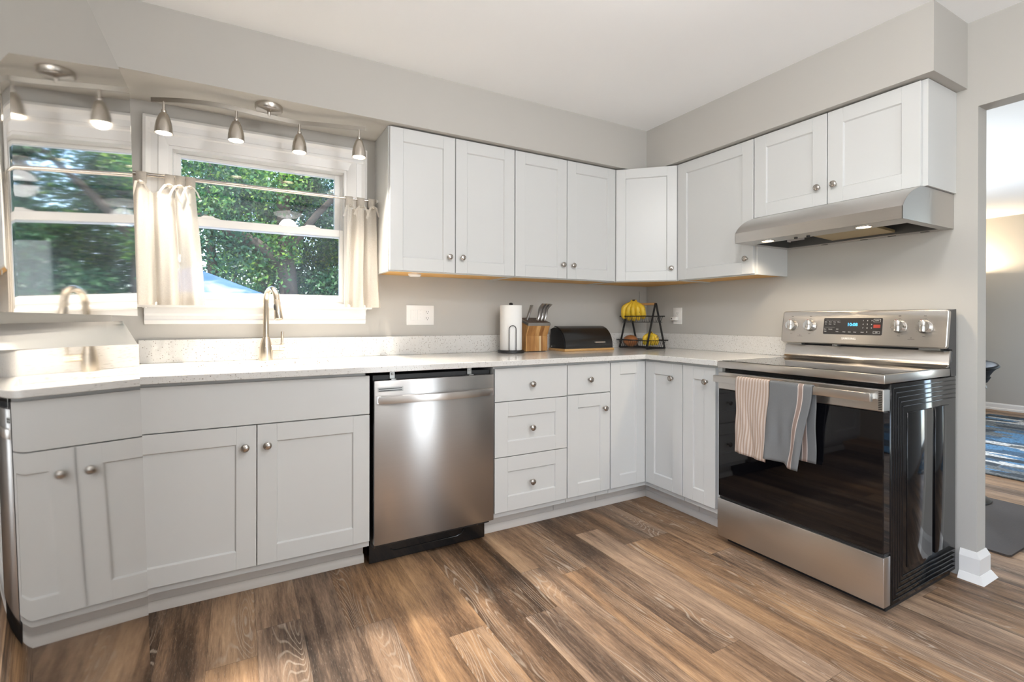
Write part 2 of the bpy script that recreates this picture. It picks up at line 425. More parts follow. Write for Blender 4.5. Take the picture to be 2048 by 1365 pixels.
M_paper = simple('paper_towel', (0.84, 0.83, 0.81), 0.95, bump=0.35, bscale=260, spec=0.1)
M_acacia = wood_mat('acacia_block', [(0.20, 0.075, 0.02), (0.40, 0.19, 0.055), (0.62, 0.37, 0.15)], (26, 26, 5), 0.4, blocks=34.0)
M_pale = wood_mat('pale_sapwood', [(0.55, 0.38, 0.19), (0.66, 0.48, 0.27), (0.72, 0.56, 0.34)], (30, 30, 4), 0.45)
M_bamboo = wood_mat('bamboo_board', [(0.46, 0.25, 0.08), (0.58, 0.34, 0.13), (0.66, 0.42, 0.18)], (4, 70, 70), 0.45)
M_handlewood = wood_mat('beech_handle', [(0.35, 0.18, 0.07), (0.48, 0.27, 0.11), (0.60, 0.36, 0.17)], (60, 8, 60), 0.5)
M_glass = glass_mat()
M_curtain = cloth_mat('cream_linen', (0.84, 0.79, 0.72), 0.45, 0.12, weave=700.0)
M_bulb = simple('lit_bulb', (1, 0.95, 0.85), 0.4, emis=(1.0, 0.86, 0.66), estr=14.0)
M_puck = simple('lit_lens', (1, 0.95, 0.85), 0.4, emis=(1.0, 0.84, 0.60), estr=9.0)
M_dome = simple('lit_dome', (1, 1, 1), 0.4, emis=(1.0, 0.95, 0.88), estr=3.0)
M_clock = simple('clock_digits', (0.02, 0.1, 0.2), 0.4, emis=(0.10, 0.55, 1.0), estr=1.6)
M_print = simple('panel_print', (0.72, 0.72, 0.72), 0.5)
M_print_d = simple('dark_print', (0.10, 0.09, 0.085), 0.5)
M_print_m = simple('metal_print', (0.86, 0.84, 0.82), 0.4)
M_red = simple('red_print', (0.30, 0.035, 0.02), 0.4)
M_display = simple('display_glass', (0.030, 0.028, 0.028), 0.12)
M_sink = simple('white_composite_sink', (0.82, 0.81, 0.79), 0.25)
M_filter = simple('grease_filter', (0.55, 0.42, 0.22), 0.35, 0.8)
M_zinc = simple('dull_zinc', (0.36, 0.36, 0.35), 0.35, 0.9)
M_zinc_d = simple('dark_cavity_metal', (0.16, 0.16, 0.155), 0.4, 0.7)
M_label = simple('hood_sticker', (0.55, 0.53, 0.52), 0.6, var=0.3)

def hexa(c): return tuple((x / 255 / 12.92 if x / 255 <= 0.04045 else ((x / 255 + 0.055) / 1.055) ** 2.4) for x in c)

# ------------------------------------------------------------------ dimensions (metres; room corner at the origin)
ZC = 2.421; HC = 0.918; TC = 0.0275; DB = 0.6286; DC = 0.657; DT = 0.492
ZB, ZT = 0.147, 0.876
UB, UT, DU = 1.3816, 2.1281, 0.2962
SOF = 2.1351; DS = 0.3274; YS = -1.9197
YE = -1.955           # end of the stove wall
XL, YB = -3.76, -4.3  # the other kitchen walls
XF = 5.565            # far wall of the dining room
WX0, WX1, WZ0, WZ1 = -3.062, -2.252, 1.205, 1.945  # window opening

# ------------------------------------------------------------------ room shell
w = MB(); t = 0.15
w.box(XL - t, WX0, 0, t, 0, ZC); w.box(WX1, 0.0, 0, t, 0, ZC); w.box(WX0, WX1, 0, t, 0, WZ0); w.box(WX0, WX1, 0, t, WZ1, ZC)
w.build('wall_back', M_wall, kind='structure', smooth=0)
w = MB(); w.box(0.0, 0.09, YE, t, 0, ZC); w.box(0.0, 0.09, -3.35, YE, 2.048, ZC); w.box(0.0, 0.09, YB, -3.35, 0, ZC)
w.build('wall_right', M_wall, kind='structure', smooth=0)
w = MB(); w.box(XL - t, XL, -2.58, 0, 0, ZC); w.box(XL - t, XL, YB, -4.02, 0, ZC); w.box(XL - t, XL, -4.02, -2.58, 0, 0.88); w.box(XL - t, XL, -4.02, -2.58, 2.12, ZC); w.build('wall_left', M_wall, kind='structure', smooth=0)  # opening added to hold the left fill lamp
w = MB(); w.box(XL - t, -1.50, YB - t, YB, 0, ZC); w.box(-0.74, XF + t, YB - t, YB, 0, ZC); w.box(-1.50, -0.74, YB - t, YB, 2.12, ZC)
w.build('wall_front', M_wall, kind='structure', smooth=0)
w = MB(); w.box(0.09, 1.50, 0, t, 0, ZC); w.box(3.20, XF + t, 0, t, 0, ZC); w.box(1.50, 3.20, 0, t, 0, 0.55); w.box(1.50, 3.20, 0, t, 2.15, ZC)
w.build('wall_dining', M_wall, kind='structure', smooth=0)
w = MB(); w.box(XF, XF + t, -2.45, 0, 0, ZC); w.box(XF, XF + t, YB, -4.15, 0, ZC); w.box(XF, XF + t, -4.15, -2.45, 0, 0.3); w.box(XF, XF + t, -4.15, -2.45, 2.1, ZC)
w.build('wall_far', M_wall, kind='structure', smooth=0)
w = MB(); w.box(XL - t, XF + t, YB - t, t, -0.12, 0.0); w.build('floor', M_floor, kind='structure', smooth=0)
w = MB(); w.box(XL - t, XF + t, YB - t, t, ZC, ZC + 0.12); w.build('ceiling', M_ceil, kind='structure', smooth=0)
# dropped soffit over the cabinets, an L round the corner
w = MB(); w.prism([(XL, 0), (0, 0), (0, YS), (-DS, YS), (-DS, -DS), (XL, -DS)], 'z', SOF, ZC)
w.build('wall_soffit', M_wall, kind='structure', smooth=0)
# baseboard round the end of the stove wall, and in the dining room
w = MB()
w.box(-0.014, 0.104, YE - 0.014, -1.900, 0.0, 0.098); w.taper((-0.014, 0.104, YE - 0.014, -1.900), 0.098, (-0.003, 0.093, YE - 0.003, -1.900), 0.124)
w.taper((-0.034, 0.124, YE - 0.034, -1.900), 0.0, (-0.016, 0.106, YE - 0.016, -1.900), 0.030)
w.build('trim_1', M_trim, kind='structure', smooth=0)
w = MB(); w.prism([(XF, 0), (XF - 0.02, 0), (XF - 0.02, 0.02), (XF - 0.012, 0.028), (XF - 0.012, 0.07), (XF - 0.004, 0.085), (XF, 0.085)], 'y', -2.4, -0.02)
w.build('baseboard_far', M_trim, kind='structure', smooth=0)

w = MB(); w.box(-9, 6, -7.2, -7.0, -1.2, 3.4); w.build('wall_sky_block', simple('dim_block_brown', (0.10, 0.085, 0.07), 0.9, var=0.2), kind='structure', smooth=0)  # unseen wall added to keep bright sky out of the window-glass reflection

# ------------------------------------------------------------------ window over the sink
win = thing('window_1', None, None, ((WX0 + WX1) / 2, 0, WZ0), kind='structure')
m = MB()
CX0, CX1, CZ1 = -3.160, -2.146, 2.068
def casing_side(xo, xi, sgn):
    # stepped casing profile swept up the side
    prof = [(xo, 0), (xo, -0.024), (xo + sgn * 0.012, -0.028), (xo + sgn * 0.022, -0.020), (xo + sgn * 0.030, -0.016), (xo + sgn * 0.055, -0.016), (xo + sgn * 0.060, -0.020), (xi - sgn * 0.012, -0.014), (xi, -0.010), (xi, 0)]
    m.prism(prof, 'z', 1.175, CZ1)
casing_side(CX0, WX0, 1); casing_side(CX1, WX1, -1)
prof = [(0, CZ1 + .001), (-0.025, CZ1 + .001), (-0.029, CZ1 - 0.012), (-0.021, CZ1 - 0.022), (-0.017, CZ1 - 0.030), (-0.017, CZ1 - 0.058), (-0.022, CZ1 - 0.062), (-0.022, CZ1 - 0.075), (-0.016, CZ1 - 0.08), (-0.012, WZ1), (0, WZ1)]
m.prism(prof, 'x', CX0 + 0.004, CX1 - 0.004)
m.build('casing', M_trim, win, smooth=20)
m = MB(); m.prism([(0.05, 1.205), (-0.045, 1.205), (-0.052, 1.198), (-0.052, 1.188), (-0.045, 1.180), (0.05, 1.180)], 'x', CX0 - 0.022, CX1 + 0.022)
m.build('stool', M_trim, win)
m = MB(); m.prism([(0, 1.180), (-0.024, 1.180), (-0.024, 1.150), (-0.018, 1.140), (-0.018, 1.125), (-0.022, 1.118), (-0.012, 1.100), (0, 1.100)], 'x', CX0 + 0.006, CX1 - 0.006)
m.build('apron', M_trim, win, smooth=20)
m = MB()   # jamb liners
m.box(WX0 - .003, WX0 + 0.014, -.004, 0.14, WZ0, WZ1 + .003); m.box(WX1 - 0.014, WX1 + .003, -.004, 0.14, WZ0, WZ1 + .003); m.box(WX0 + .0139, WX1 - .0139, -.0035, 0.14, WZ1 - 0.014, WZ1 + .003); m.box(WX0, WX1, 0.02, 0.14, WZ0 - 0.01, WZ0 + 0.012)
m.box(WX0 + 0.014, WX0 + 0.024, 0.056, 0.062, WZ0, WZ1); m.box(WX1 - 0.024, WX1 - 0.014, 0.056, 0.062, WZ0, WZ1)
m.build('jamb', M_trim, win, smooth=0)
def sash(name, x0, x1, z0, z1, gx0, gx1, gz0, gz1, y0, y1):
    m = MB()
    m.box(x0, gx0, y0, y1, z0, z1, 0.002); m.box(gx1, x1, y0, y1, z0, z1, 0.002); m.box(gx0, gx1, y0, y1, gz1, z1, 0.002); m.box(gx0, gx1, y0, y1, z0, gz0, 0.002)
    o = m.build(name, M_trim, win)
    m = MB(); m.box(gx0 - 0.002, gx1 + 0.002, (y0 + y1) / 2 - 0.002, (y0 + y1) / 2 + 0.002, gz0 - 0.002, gz1 + 0.002)
    m.build('pane', M_glass, o, smooth=0)
    return o
sash('upper_sash', WX0 + 0.014, WX1 - 0.014, 1.580, WZ1 - 0.014, -3.021, -2.305, 1.622, 1.913, 0.064, 0.096)
low = sash('lower_sash', WX0 + 0.014, WX1 - 0.014, WZ0 + 0.012, 1.618, -3.033, -2.286, 1.255, 1.580, 0.020, 0.054)
for xc in (-2.905, -2.435):
    m = MB(); m.prism([(xc - 0.055, 1.617), (xc + 0.055, 1.617), (xc + 0.045, 1.622), (xc + 0.028, 1.625), (xc + 0.022, 1.632), (xc - 0.02, 1.632), (xc - 0.03, 1.625), (xc - 0.045, 1.623)], 'y', 0.022, 0.052)
    m.build('sash_lock', M_trim, low)

# ------------------------------------------------------------------ cabinet kit
RB = Matrix.Identity(4)
RR = Matrix(((0, 1, 0, 0), (-1, 0, 0, 0), (0, 0, 1, 0), (0, 0, 0, 1)))  # run along the stove wall: (along, out) -> world
def shaker(mb, x0, x1, z0, z1, yf, st=0.070, t=0.020):
    b = 0.0011
    yb = yf + t
    mb.box(x0, x0 + st, yf, yb, z0, z1, b); mb.box(x1 - st, x1, yf, yb, z0, z1, b)
    mb.box(x0 + st, x1 - st, yf, yb, z1 - st, z1, b); mb.box(x0 + st, x1 - st, yf, yb, z0, z0 + st, b)
    mb.box(x0 + st - .003, x1 - st + .003, yf + 0.0085, yb - .002, z0 + st - .003, z1 - st + .003)
    # softened step round the panel
    a = 0.004
    X0, X1, Z0, Z1 = x0 + st, x1 - st, z0 + st, z1 - st
    y0, y1 = yf + 0.0012, yf + 0.0084
    vs = [(X0, y0, Z0), (X1, y0, Z0), (X1, y0, Z1), (X0, y0, Z1), (X0 + a, y1, Z0 + a), (X1 - a, y1, Z0 + a), (X1 - a, y1, Z1 - a), (X0 + a, y1, Z1 - a)]
    mb.add(vs, [(0, 1, 5, 4), (1, 2, 6, 5), (2, 3, 7, 6), (3, 0, 4, 7)])
def slab(mb, x0, x1, z0, z1, yf, t=0.020): mb.box(x0, x1, yf, yf + t, z0, z1, 0.0014)
KNOB = None
def knob(parent, root, M, x, y, z):
    """round knob whose back sits at (x,y,z) in run coordinates, facing -y"""
    global KNOB
    if KNOB is None:
        b = MB(); b.lathe([(0.0078, 0), (0.0072, 0.002), (0.0045, 0.006), (0.0045, 0.012), (0.0075, 0.016), (0.0145, 0.0195), (0.0160, 0.0225), (0.0150, 0.0262), (0.0125, 0.0275), (0.0120, 0.0265), (0.0085, 0.0282), (0.0, 0.0288)], n=24)
        o = b.build('knob', M_knob, smooth=50); KNOB = o.data
        bpy.data.objects.remove(o)
    o = bpy.data.objects.new('knob', KNOB); COL.objects.link(o)
    o.parent = parent
    W = M @ Matrix.Translation((x, y, z)) @ Matrix.Rotation(PI / 2, 4, 'X')
    o.matrix_local = FR[root.name].inverted() @ W
    return o
def base_body(root, M, x0, x1, name='body', open_top=False):
    b = MB(M); b.box(x0, x1, -0.609, -0.012, 0.118, HC - TC - 0.001, 0.0005)
    b.build(name, M_white, root)
    b = MB(M); b.box(x0, x1, -DT, -DT + 0.015, 0.0, 0.118); b.build('toe_kick', M_toe, root, smooth=0)

# sink base cabinet
X0, X1, XM = -3.153, -2.2697, -2.7116
g = 0.0018
r = thing('sink_base_cabinet', 'white sink base cabinet with two doors and a plain false front below the sink', 'cabinet', (X0, 0, 0))
b = MB()
b.box(X0, X1, -0.609, -0.012, 0.118, 0.66); b.box(X0, X0 + .016, -0.609, -0.012, 0.66, HC - TC - .001); b.box(X1 - .016, X1, -0.609, -0.012, 0.66, HC - TC - .001); b.box(X0, X1, -0.609, -0.59, 0.66, HC - TC - .001)
b.build('body', M_white, r, smooth=0)
b = MB(); b.box(X0, X1, -DT, -DT + 0.015, 0.0, 0.118); b.build('toe_kick', M_toe, r, smooth=0)
b = MB(); slab(b, X0 + g, X1 - g, 0.708, ZT, -DB); b.build('false_front', M_white, r)
for (a, c, kx) in ((X0 + g, XM - g, -2.753), (XM + g, X1 - g, -2.675)):
    b = MB(); shaker(b, a, c, ZB, 0.704, -DB); d = b.build('door', M_white, r)
    knob(d, r, RB, kx, -DB, 0.622)
# three-drawer cabinet
X0, X1 = -1.6536, -1.207
r = thing('drawer_cabinet', 'white three-drawer cabinet standing beside the dishwasher', 'cabinet', (X0, 0, 0))
base_body(r, RB, X0, X1)
for i, (a, c) in enumerate(((0.7085, ZT), (0.4265, 0.7045), (ZB, 0.4225))):
    b = MB()
    if i == 0: slab(b, X0 + g, X1 - g, a, c, -DB)
    else: shaker(b, X0 + g, X1 - g, a, c, -DB, 0.075)
    d = b.build('drawer', M_white, r); knob(d, r, RB, -1.4375, -DB, (0.789, 0.562, 0.280)[i])
# narrow drawer over door
X0, X1 = -1.205, -0.9035
r = thing('base_cabinet', 'narrow white cabinet with one drawer above one door, next to the three-drawer cabinet', 'cabinet', (X0, 0, 0))
base_body(r, RB, X0, X1)
b = MB(); slab(b, X0 + g, X1 - g, 0.711, 0.875, -DB); d = b.build('drawer', M_white, r); knob(d, r, RB, -1.058, -DB, 0.790)
b = MB(); shaker(b, X0 + g, X1 - g, ZB, 0.706, -DB); d = b.build('door', M_white, r); knob(d, r, RB, -0.952, -DB, 0.620)
# corner cabinet with a bifold pair
r = thing('corner_base_cabinet', 'white L-shaped corner base cabinet with bifold doors meeting in the inside corner', 'cabinet', (-0.3, -0.3, 0))
b = MB(); b.prism([(-0.901, -0.012), (-0.012, -0.012), (-0.012, -0.909), (-0.609, -0.909), (-0.609, -0.609), (-0.901, -0.609)], 'z', 0.118, HC - TC - .001); b.build('body', M_white, r, smooth=0)
b = MB(); b.box(-0.901, -DT, -DT, -DT + 0.015, 0, 0.118); b.box(-DT, -DT + 0.015, -0.909, -DT + 0.015, 0, 0.118); b.build('toe_kick', M_toe, r, smooth=0)
b = MB(); shaker(b, -0.899, -DB - 0.002, ZB, ZT, -DB); b.build('door', M_white, r)
b = MB(RR); shaker(b, DB + 0.0, 0.908, ZB, ZT, -DB); d = b.build('door', M_white, r); knob(d, r, RR, 0.8395, -DB, 0.793)
# slim cabinet next to the stove
r = thing('slim_base_cabinet', 'slim white one-door base cabinet between the corner cabinet and the stove', 'cabinet', (0, -0.912, 0))
base_body(r, RR, 0.9115, 1.150)
b = MB(RR); shaker(b, 0.9125, 1.124, ZB, ZT, -DB); d = b.build('door', M_white, r); knob(d, r, RR, 1.072, -DB, 0.800)

# shoe moulding along the toe kicks
b = MB()
pr = [(0, 0), (-0.016, 0), (-0.016, 0.018), (-0.010, 0.031), (-0.003, 0.036), (0, 0.036)]
b.prism([(y - DT, z) for y, z in pr], 'x', -3.153, -2.268); b.prism([(y - DT, z) for y, z in pr], 'x', -1.654, -DT - 0.001)
b.build('trim_2', M_shoe, kind='structure', smooth=30)
b = MB(); b.prism([(y - DT, z) for y, z in pr], 'y', -1.150, -DT); b.build('trim_3', M_shoe, kind='structure', smooth=30)

# ------------------------------------------------------------------ wall cabinets
def wall_cab(name, label, M, x0, x1, z0, z1, doors, hinge_knobs, bottom=True, grp='wall cabinets'):
    o = M @ Vector((x0, 0, z0))
    r = thing(name, label, 'cabinet', tuple(o), grp)
    yb = -DU + 0.021
    b = MB(M); e = z0 - 0.0050
    b.box(x0, x0 + 0.016, yb, -0.001, e, z1 + .004); b.box(x1 - 0.016, x1, yb, -0.001, e, z1 + .004)
    b.box(x0 + 0.016, x1 - 0.016, yb, yb + 0.018, e, z1 + .004); b.box(x0 + .016, x1 - .016, yb + .018, -0.001, z1 - 0.012, z1 + .004); b.box(x0 + .016, x1 - .016, -0.008, -0.001, z0 + .02, z1)
    b.build('body', M_white, r, smooth=0)
    if bottom:
        b = MB(M); b.box(x0 + 0.016, x1 - 0.016, yb + 0.018, -0.001, z0 - 0.0015, z0 + 0.0085); b.build('bottom_panel', M_maple, r, smooth=0)
    for (a, c), kx in zip(doors, hinge_knobs):
        b = MB(M); shaker(b, a + g, c - g, z0, z1 - 0.002, -DU, 0.068); d = b.build('door', M_white, r); knob(d, r, M, kx, -DU, z0 + 0.085)
    return r
wall_cab('wall_cabinet', 'white two-door wall cabinet beside the window', RB, -2.097, -1.349, UB, UT, ((-2.093, -1.7275), (-1.7265, -1.350)), (-1.766, -1.689))
wall_cab('wall_cabinet', 'white two-door wall cabinet above the paper towels, between its window-side twin and the corner', RB, -1.3475, -0.5745, UB, UT, ((-1.347, -0.972), (-0.971, -0.575)), (-1.009, -0.931))
# diagonal corner unit
P0 = Vector((-0.5735, -DU + 0.004)); P1 = Vector((-DU + 0.004, -0.5705))
r = thing('corner_wall_cabinet', 'white one-door wall cabinet set diagonally across the corner above the fruit basket', 'cabinet', (-0.3, -0.3, UB), 'wall cabinets')
dv = (P1 - P0); Ld = dv.length; dv.normalize(); nv = Vector((-dv.y, dv.x)) * 1.0  # points into the corner
if nv.x < 0: nv = -nv
MD = Matrix(((dv.x, nv.x, 0, P0.x), (dv.y, nv.y, 0, P0.y), (0, 0, 1, 0), (0, 0, 0, 1)))
q0 = P0 + nv * 0.021; q1 = P1 + nv * 0.021
poly = [(-0.5735, -0.001), (-0.001, -0.001), (-0.001, -0.5705), (q1.x + .004, -0.5705), (q1.x, q1.y), (q0.x, q0.y), (-0.5735, q0.y + .004)]
b = MB(); b.prism(poly, 'z', UB + 0.012, UT + 0.004)
b.box(-0.5735, -0.5575, q0.y, -0.001, UB - .0050, UB + .013); b.box(q1.x, -0.001, -0.5705, -0.5545, UB - .0050, UB + .013)
b.box(0, Ld, 0.021, 0.039, UB - .0050, UB + .013, M=MD)
b.build('body', M_white, r, smooth=0)
b = MB(); b.prism([(-0.55, -0.002), (-0.002, -0.002), (-0.002, -0.55), (-0.27, -0.55), (-0.55, -0.27)], 'z', UB - 0.0015, UB + 0.0125); b.build('bottom_panel', M_maple, r, smooth=0)
b = MB(MD); shaker(b, 0.004, Ld - 0.004, UB, UT - .002, 0.0, 0.062); d = b.build('door', M_white, r); knob(d, r, MD, Ld - 0.040, 0.0, UB + 0.078)
wall_cab('wall_cabinet', 'white single-door wall cabinet between the corner unit and the range hood', RR, 0.572, 1.119, UB, UT, ((0.573, 1.1065),), (1.068,))
r = thing('hood_cabinet', 'short white two-door wall cabinet directly above the range hood', 'cabinet', (0, -1.12, 1.685), 'wall cabinets')
x0, x1, z0, z1 = 1.1195, 1.8828, 1.6855, UT; yb = -DU + .021
b = MB(RR); b.box(x0, x1, yb, -0.001, z0 + .001, z1 + .004); b.build('body', M_white, r, smooth=0)
for a, c, kx in ((1.110, 1.4935, 1.455), (1.4945, 1.8665, 1.531)):
    b = MB(RR); shaker(b, a + g, c - g, z0, z1 - .002, -DU, 0.068); d = b.build('door', M_white, r); knob(d, r, RR, kx, -DU, z0 + 0.086)

# puck light under the first wall cabinet (off)
b = MB(); b.lathe([(0.036, 0.0), (0.036, -0.008), (0.030, -0.016), (0.0, -0.018)], Matrix.Translation((-1.915, -0.16, UB - 0.0018)), n=28)
b.build('puck_light', M_plate, label='small white puck light stuck under the wall cabinet beside the window', cat='light')

# ------------------------------------------------------------------ quartz worktop and sink
r = thing('worktop', 'pale speckled quartz worktop with upstand running round the corner', 'worktop', (-1.0, -0.3, HC))
SX0, SX1, SY0, SY1, SR = -2.990, -2.300, -0.520, -0.125, 0.07   # sink cut-out
XW0 = -3.175
hole = [(p[0], p[1]) for p in rrect(SX0, SX1, SY0, SY1, SR, 8)]
outer = [(XW0, -0.002), (-0.002, -0.002), (-0.002, -1.152), (-DC, -1.152), (-DC, -DC), (XW0, -DC)]
bm = bmesh.new()
def loop(pts, z):
    vs = [bm.verts.new((x, y, z)) for x, y in pts]
    return vs, [bm.edges.new((vs[i], vs[(i + 1) % len(vs)])) for i in range(len(vs))]
rings = {}
for z in (HC - TC, HC):
    vo, eo = loop(outer, z); vh, eh = loop(hole, z); rings[z] = (vo, vh)
    bmesh.ops.triangle_fill(bm, edges=eo + eh, use_beauty=True, use_dissolve=False)
for k in (0, 1):
    a, c = rings[HC - TC][k], rings[HC][k]
    for i in range(len(a)):
        j = (i + 1) % len(a); bm.faces.new((a[i], a[j], c[j], c[i]))
# drop triangles that filled the hole
for f in list(bm.faces):
    c = f.calc_center_median()
    if abs(f.normal.z) > 0.9 or len(f.verts) == 3:
        if all((v.co.x > SX0 - 1e-4 and v.co.x < SX1 + 1e-4 and v.co.y > SY0 - 1e-4 and v.co.y < SY1 + 1e-4) for v in f.verts) and len(f.verts) == 3:
            bm.faces.remove(f)
b = MB(); b.bm(bm); ct = b.build('slab', M_quartz, r, smooth=40)
bv = ct.modifiers.new('edge', 'BEVEL'); bv.width = 0.002; bv.segments = 2; bv.limit_method = 'ANGLE'; bv.angle_limit = math.radians(50)
b = MB(); b.box(XW0, -0.021, -0.020, -0.001, HC + .0003, 1.026, 0.0015); b.box(-0.020, -0.001, -1.152, -0.001, HC + .0003, 1.026, 0.0015)
b.build('upstand', M_quartz, r)
# sink bowl under the cut-out
b = MB()
def ringpts(o, z, rr): return [(x, y, z) for x, y in rrect(SX0 - o, SX1 + o, SY0 - o, SY1 + o, rr, 8)]
lv = [ringpts(0.025, HC - TC - .0005, SR + .02), ringpts(-0.004, HC - TC - .0005, SR), ringpts(-0.010, HC - TC - 0.02, SR - .01), ringpts(-0.018, HC - 0.19, SR - .02), ringpts(-0.045, HC - 0.215, SR - .03), ringpts(0.006, HC - 0.222, SR - .01), ringpts(0.006, HC - TC - .014, SR), ringpts(0.025, HC - TC - .014, SR + .02)]
n = len(lv[0]); vs = [p for l in lv for p in l]; fs = []
for i in range(4): fs += [(i * n + k, i * n + (k + 1) % n, (i + 1) * n + (k + 1) % n, (i + 1) * n + k) for k in range(n)]
fs.append([4 * n + k for k in range(n)])
for i in (5, 6): fs += [(i * n + k, i * n + (k + 1) % n, (i + 1) * n + (k + 1) % n, (i + 1) * n + k) for k in range(n)]
fs.append([5 * n + k for k in range(n)][::-1]); fs += [(k, (k + 1) % n, 7 * n + (k + 1) % n, 7 * n + k) for k in range(n)]
b.add(vs, fs)
snk = thing('sink', 'white undermount kitchen sink set in the worktop below the window', 'sink', ((SX0 + SX1) / 2, (SY0 + SY1) / 2, HC - 0.222))
b.build('bowl', M_sink, snk, smooth=50)
b = MB(); b.lathe([(0.045, 0), (0.045, 0.003), (0.03, 0.004), (0.02, 0.001), (0, 0.001)], Matrix.Translation((-2.65, -0.32, HC - 0.2149))); b.build('drain', M_chrome, snk)

# faucet
fx, fy = -2.654, -0.072
r = thing('faucet', 'brushed nickel pull-down kitchen faucet standing behind the sink', 'faucet', (fx, fy, HC))
b = MB(); b.lathe([(0.0315, HC), (0.0315, HC + .03), (0.030, HC + .06), (0.026, HC + .085), (0.019, HC + .108), (0.0162, HC + .118)], Matrix.Translation((fx, fy, 0)), n=32); b.build('base', M_faucet, r, smooth=60)
b = MB()
ang = math.radians(-72); dx, dy = math.cos(ang), math.sin(ang)
R_, zt = 0.066, 1.208
pts = [(fx, fy, HC + .112), (fx, fy, 1.10), (fx, fy, zt)]
for i in range(1, 15):
    a = PI * i / 14 * 0.955
    pts.append((fx + dx * R_ * (1 - math.cos(a)), fy + dy * R_ * (1 - math.cos(a)), zt + R_ * math.sin(a)))
b.tube(pts, 0.0140, 20); b.build('spout', M_faucet, r, smooth=60)
e = Vector(pts[-1]); d0 = (Vector(pts[-1]) - Vector(pts[-2])).normalized()
b = MB(); b.tube([e + d0 * 0.001, e + d0 * 0.004, e + d0 * 0.05, e + d0 * 0.094, e + d0 * 0.098], [0.0142, 0.0152, 0.0165, 0.0195, 0.0165], 22); b.build('spray_head', M_faucet, r, smooth=50)
side = Vector((-0.75, -0.65, 0)).normalized()
b = MB(); p = e + d0 * 0.035 + side * 0.016; b.tube([p - d0 * .012, p, p + d0 * .016], [0.004, 0.006, 0.004], 10); b.build('spray_button', M_matteblack, r)
b = MB(); b.tube([(fx + 0.02, fy, HC + .062), (fx + 0.058, fy, HC + .062)], 0.0165, 20); b.tube([(fx + 0.060, fy, HC + .062), (fx + 0.083, fy, HC + .062)], 0.0175, 20)
b.build('valve', M_faucet, r, smooth=40)
b = MB(); b.tube([(fx + 0.072, fy, HC + .074), (fx + 0.073, fy, HC + .105), (fx + 0.075, fy, HC + .143)], [0.0055, 0.0065, 0.0078], 14); b.build('lever', M_faucet, r, smooth=40)

# ------------------------------------------------------------------ dishwasher
X0, X1 = -2.2550, -1.6660
r = thing('dishwasher', 'stainless steel dishwasher with bowed bar handle between the sink cabinet and drawers', 'dishwasher', (X0, 0, 0))
b = MB(); b.box(X0 + .004, X1 - .004, -0.60, -0.02, 0.10, 0.872); b.build('tub', M_matteblack, r, smooth=0)
b = MB(); b.box(X0, X1, -0.6455, -0.602, 0.126, 0.852, 0.003, seg=2); b.build('door', M_steel_z, r)
b = MB()
def bow(x):
    tt = (x - X0) / (X1 - X0); return -0.655 - 0.035 * math.sin(PI * tt) ** 0.8
xs = [X0 + .012 + (X1 - X0 - .024) * i / 24 for i in range(25)]
vs = []; fs = []
for x in xs:
    y = bow(x); vs += [(x, y, 0.752), (x, y - .002, 0.766), (x, y, 0.784), (x, y + .012, 0.787), (x, y + .012, 0.752)]
for i in range(24): fs += [(i * 5 + k, i * 5 + (k + 1) % 5, i * 5 + 5 + (k + 1) % 5, i * 5 + 5 + k) for k in range(5)]
fs += [(0, 1, 2, 3, 4), (120, 121, 122, 123, 124)]
b.add(vs, fs); b.box(X0 + .010, X0 + .026, -0.660, -0.645, 0.753, 0.786); b.box(X1 - .026, X1 - .010, -0.660, -0.645, 0.753, 0.786); b.build('handle', M_steel_x, r)
b = MB(); b.box(-2.240, -2.126, -0.6475, -0.6450, 0.803, 0.823, 0.001); b.build('vent_plate', M_zinc, r)
b = MB(); b.box(-2.236, -2.132, -0.6483, -0.6470, 0.806, 0.8095); b.box(-2.236, -2.132, -0.6483, -0.6470, 0.8145, 0.818); b.build('vent_slot', M_matteblack, r, smooth=0)
for xc in (-2.165, -1.782):
    b = MB(); b.box(xc - .011, xc + .011, -0.632, -0.600, 0.8525, 0.856); b.box(xc - .011, xc + .011, -0.606, -0.6008, 0.856, 0.888); b.lathe([(0.006, 0), (0.006, 0.004), (0, 0.005)], Matrix.Translation((xc, -0.606, 0.876)) @ Matrix.Rotation(PI / 2, 4, 'X'), n=10); b.build('mounting_bracket', M_zinc, r)
b = MB(); b.box(X0 + .001, X1 - .001, -0.545, -0.50, 0.004, 0.125, 0.002); b.tube([(X0 + .10, -0.5465, 0.052), (X0 + .12, -0.5465, 0.042), (X1 - .16, -0.5465, 0.042), (X1 - .13, -0.5465, 0.050), (X1 - .115, -0.5465, 0.075)], 0.0025, 8); b.build('toe_panel', M_black, r)
for xc in (X0 + .025, X1 - .045):
    b = MB(); b.lathe([(0.008, 0), (0.008, .002), (0.004, .005), (0, .0055)], Matrix.Translation((xc, -0.545, 0.098)) @ Matrix.Rotation(PI / 2, 4, 'X'), n=14); b.lathe([(0.0065, 0), (0.0065, .002), (0.003, .004), (0, .0045)], Matrix.Translation((xc, -0.545, 0.080)) @ Matrix.Rotation(PI / 2, 4, 'X'), n=14); b.build('screw', M_chrome, r)

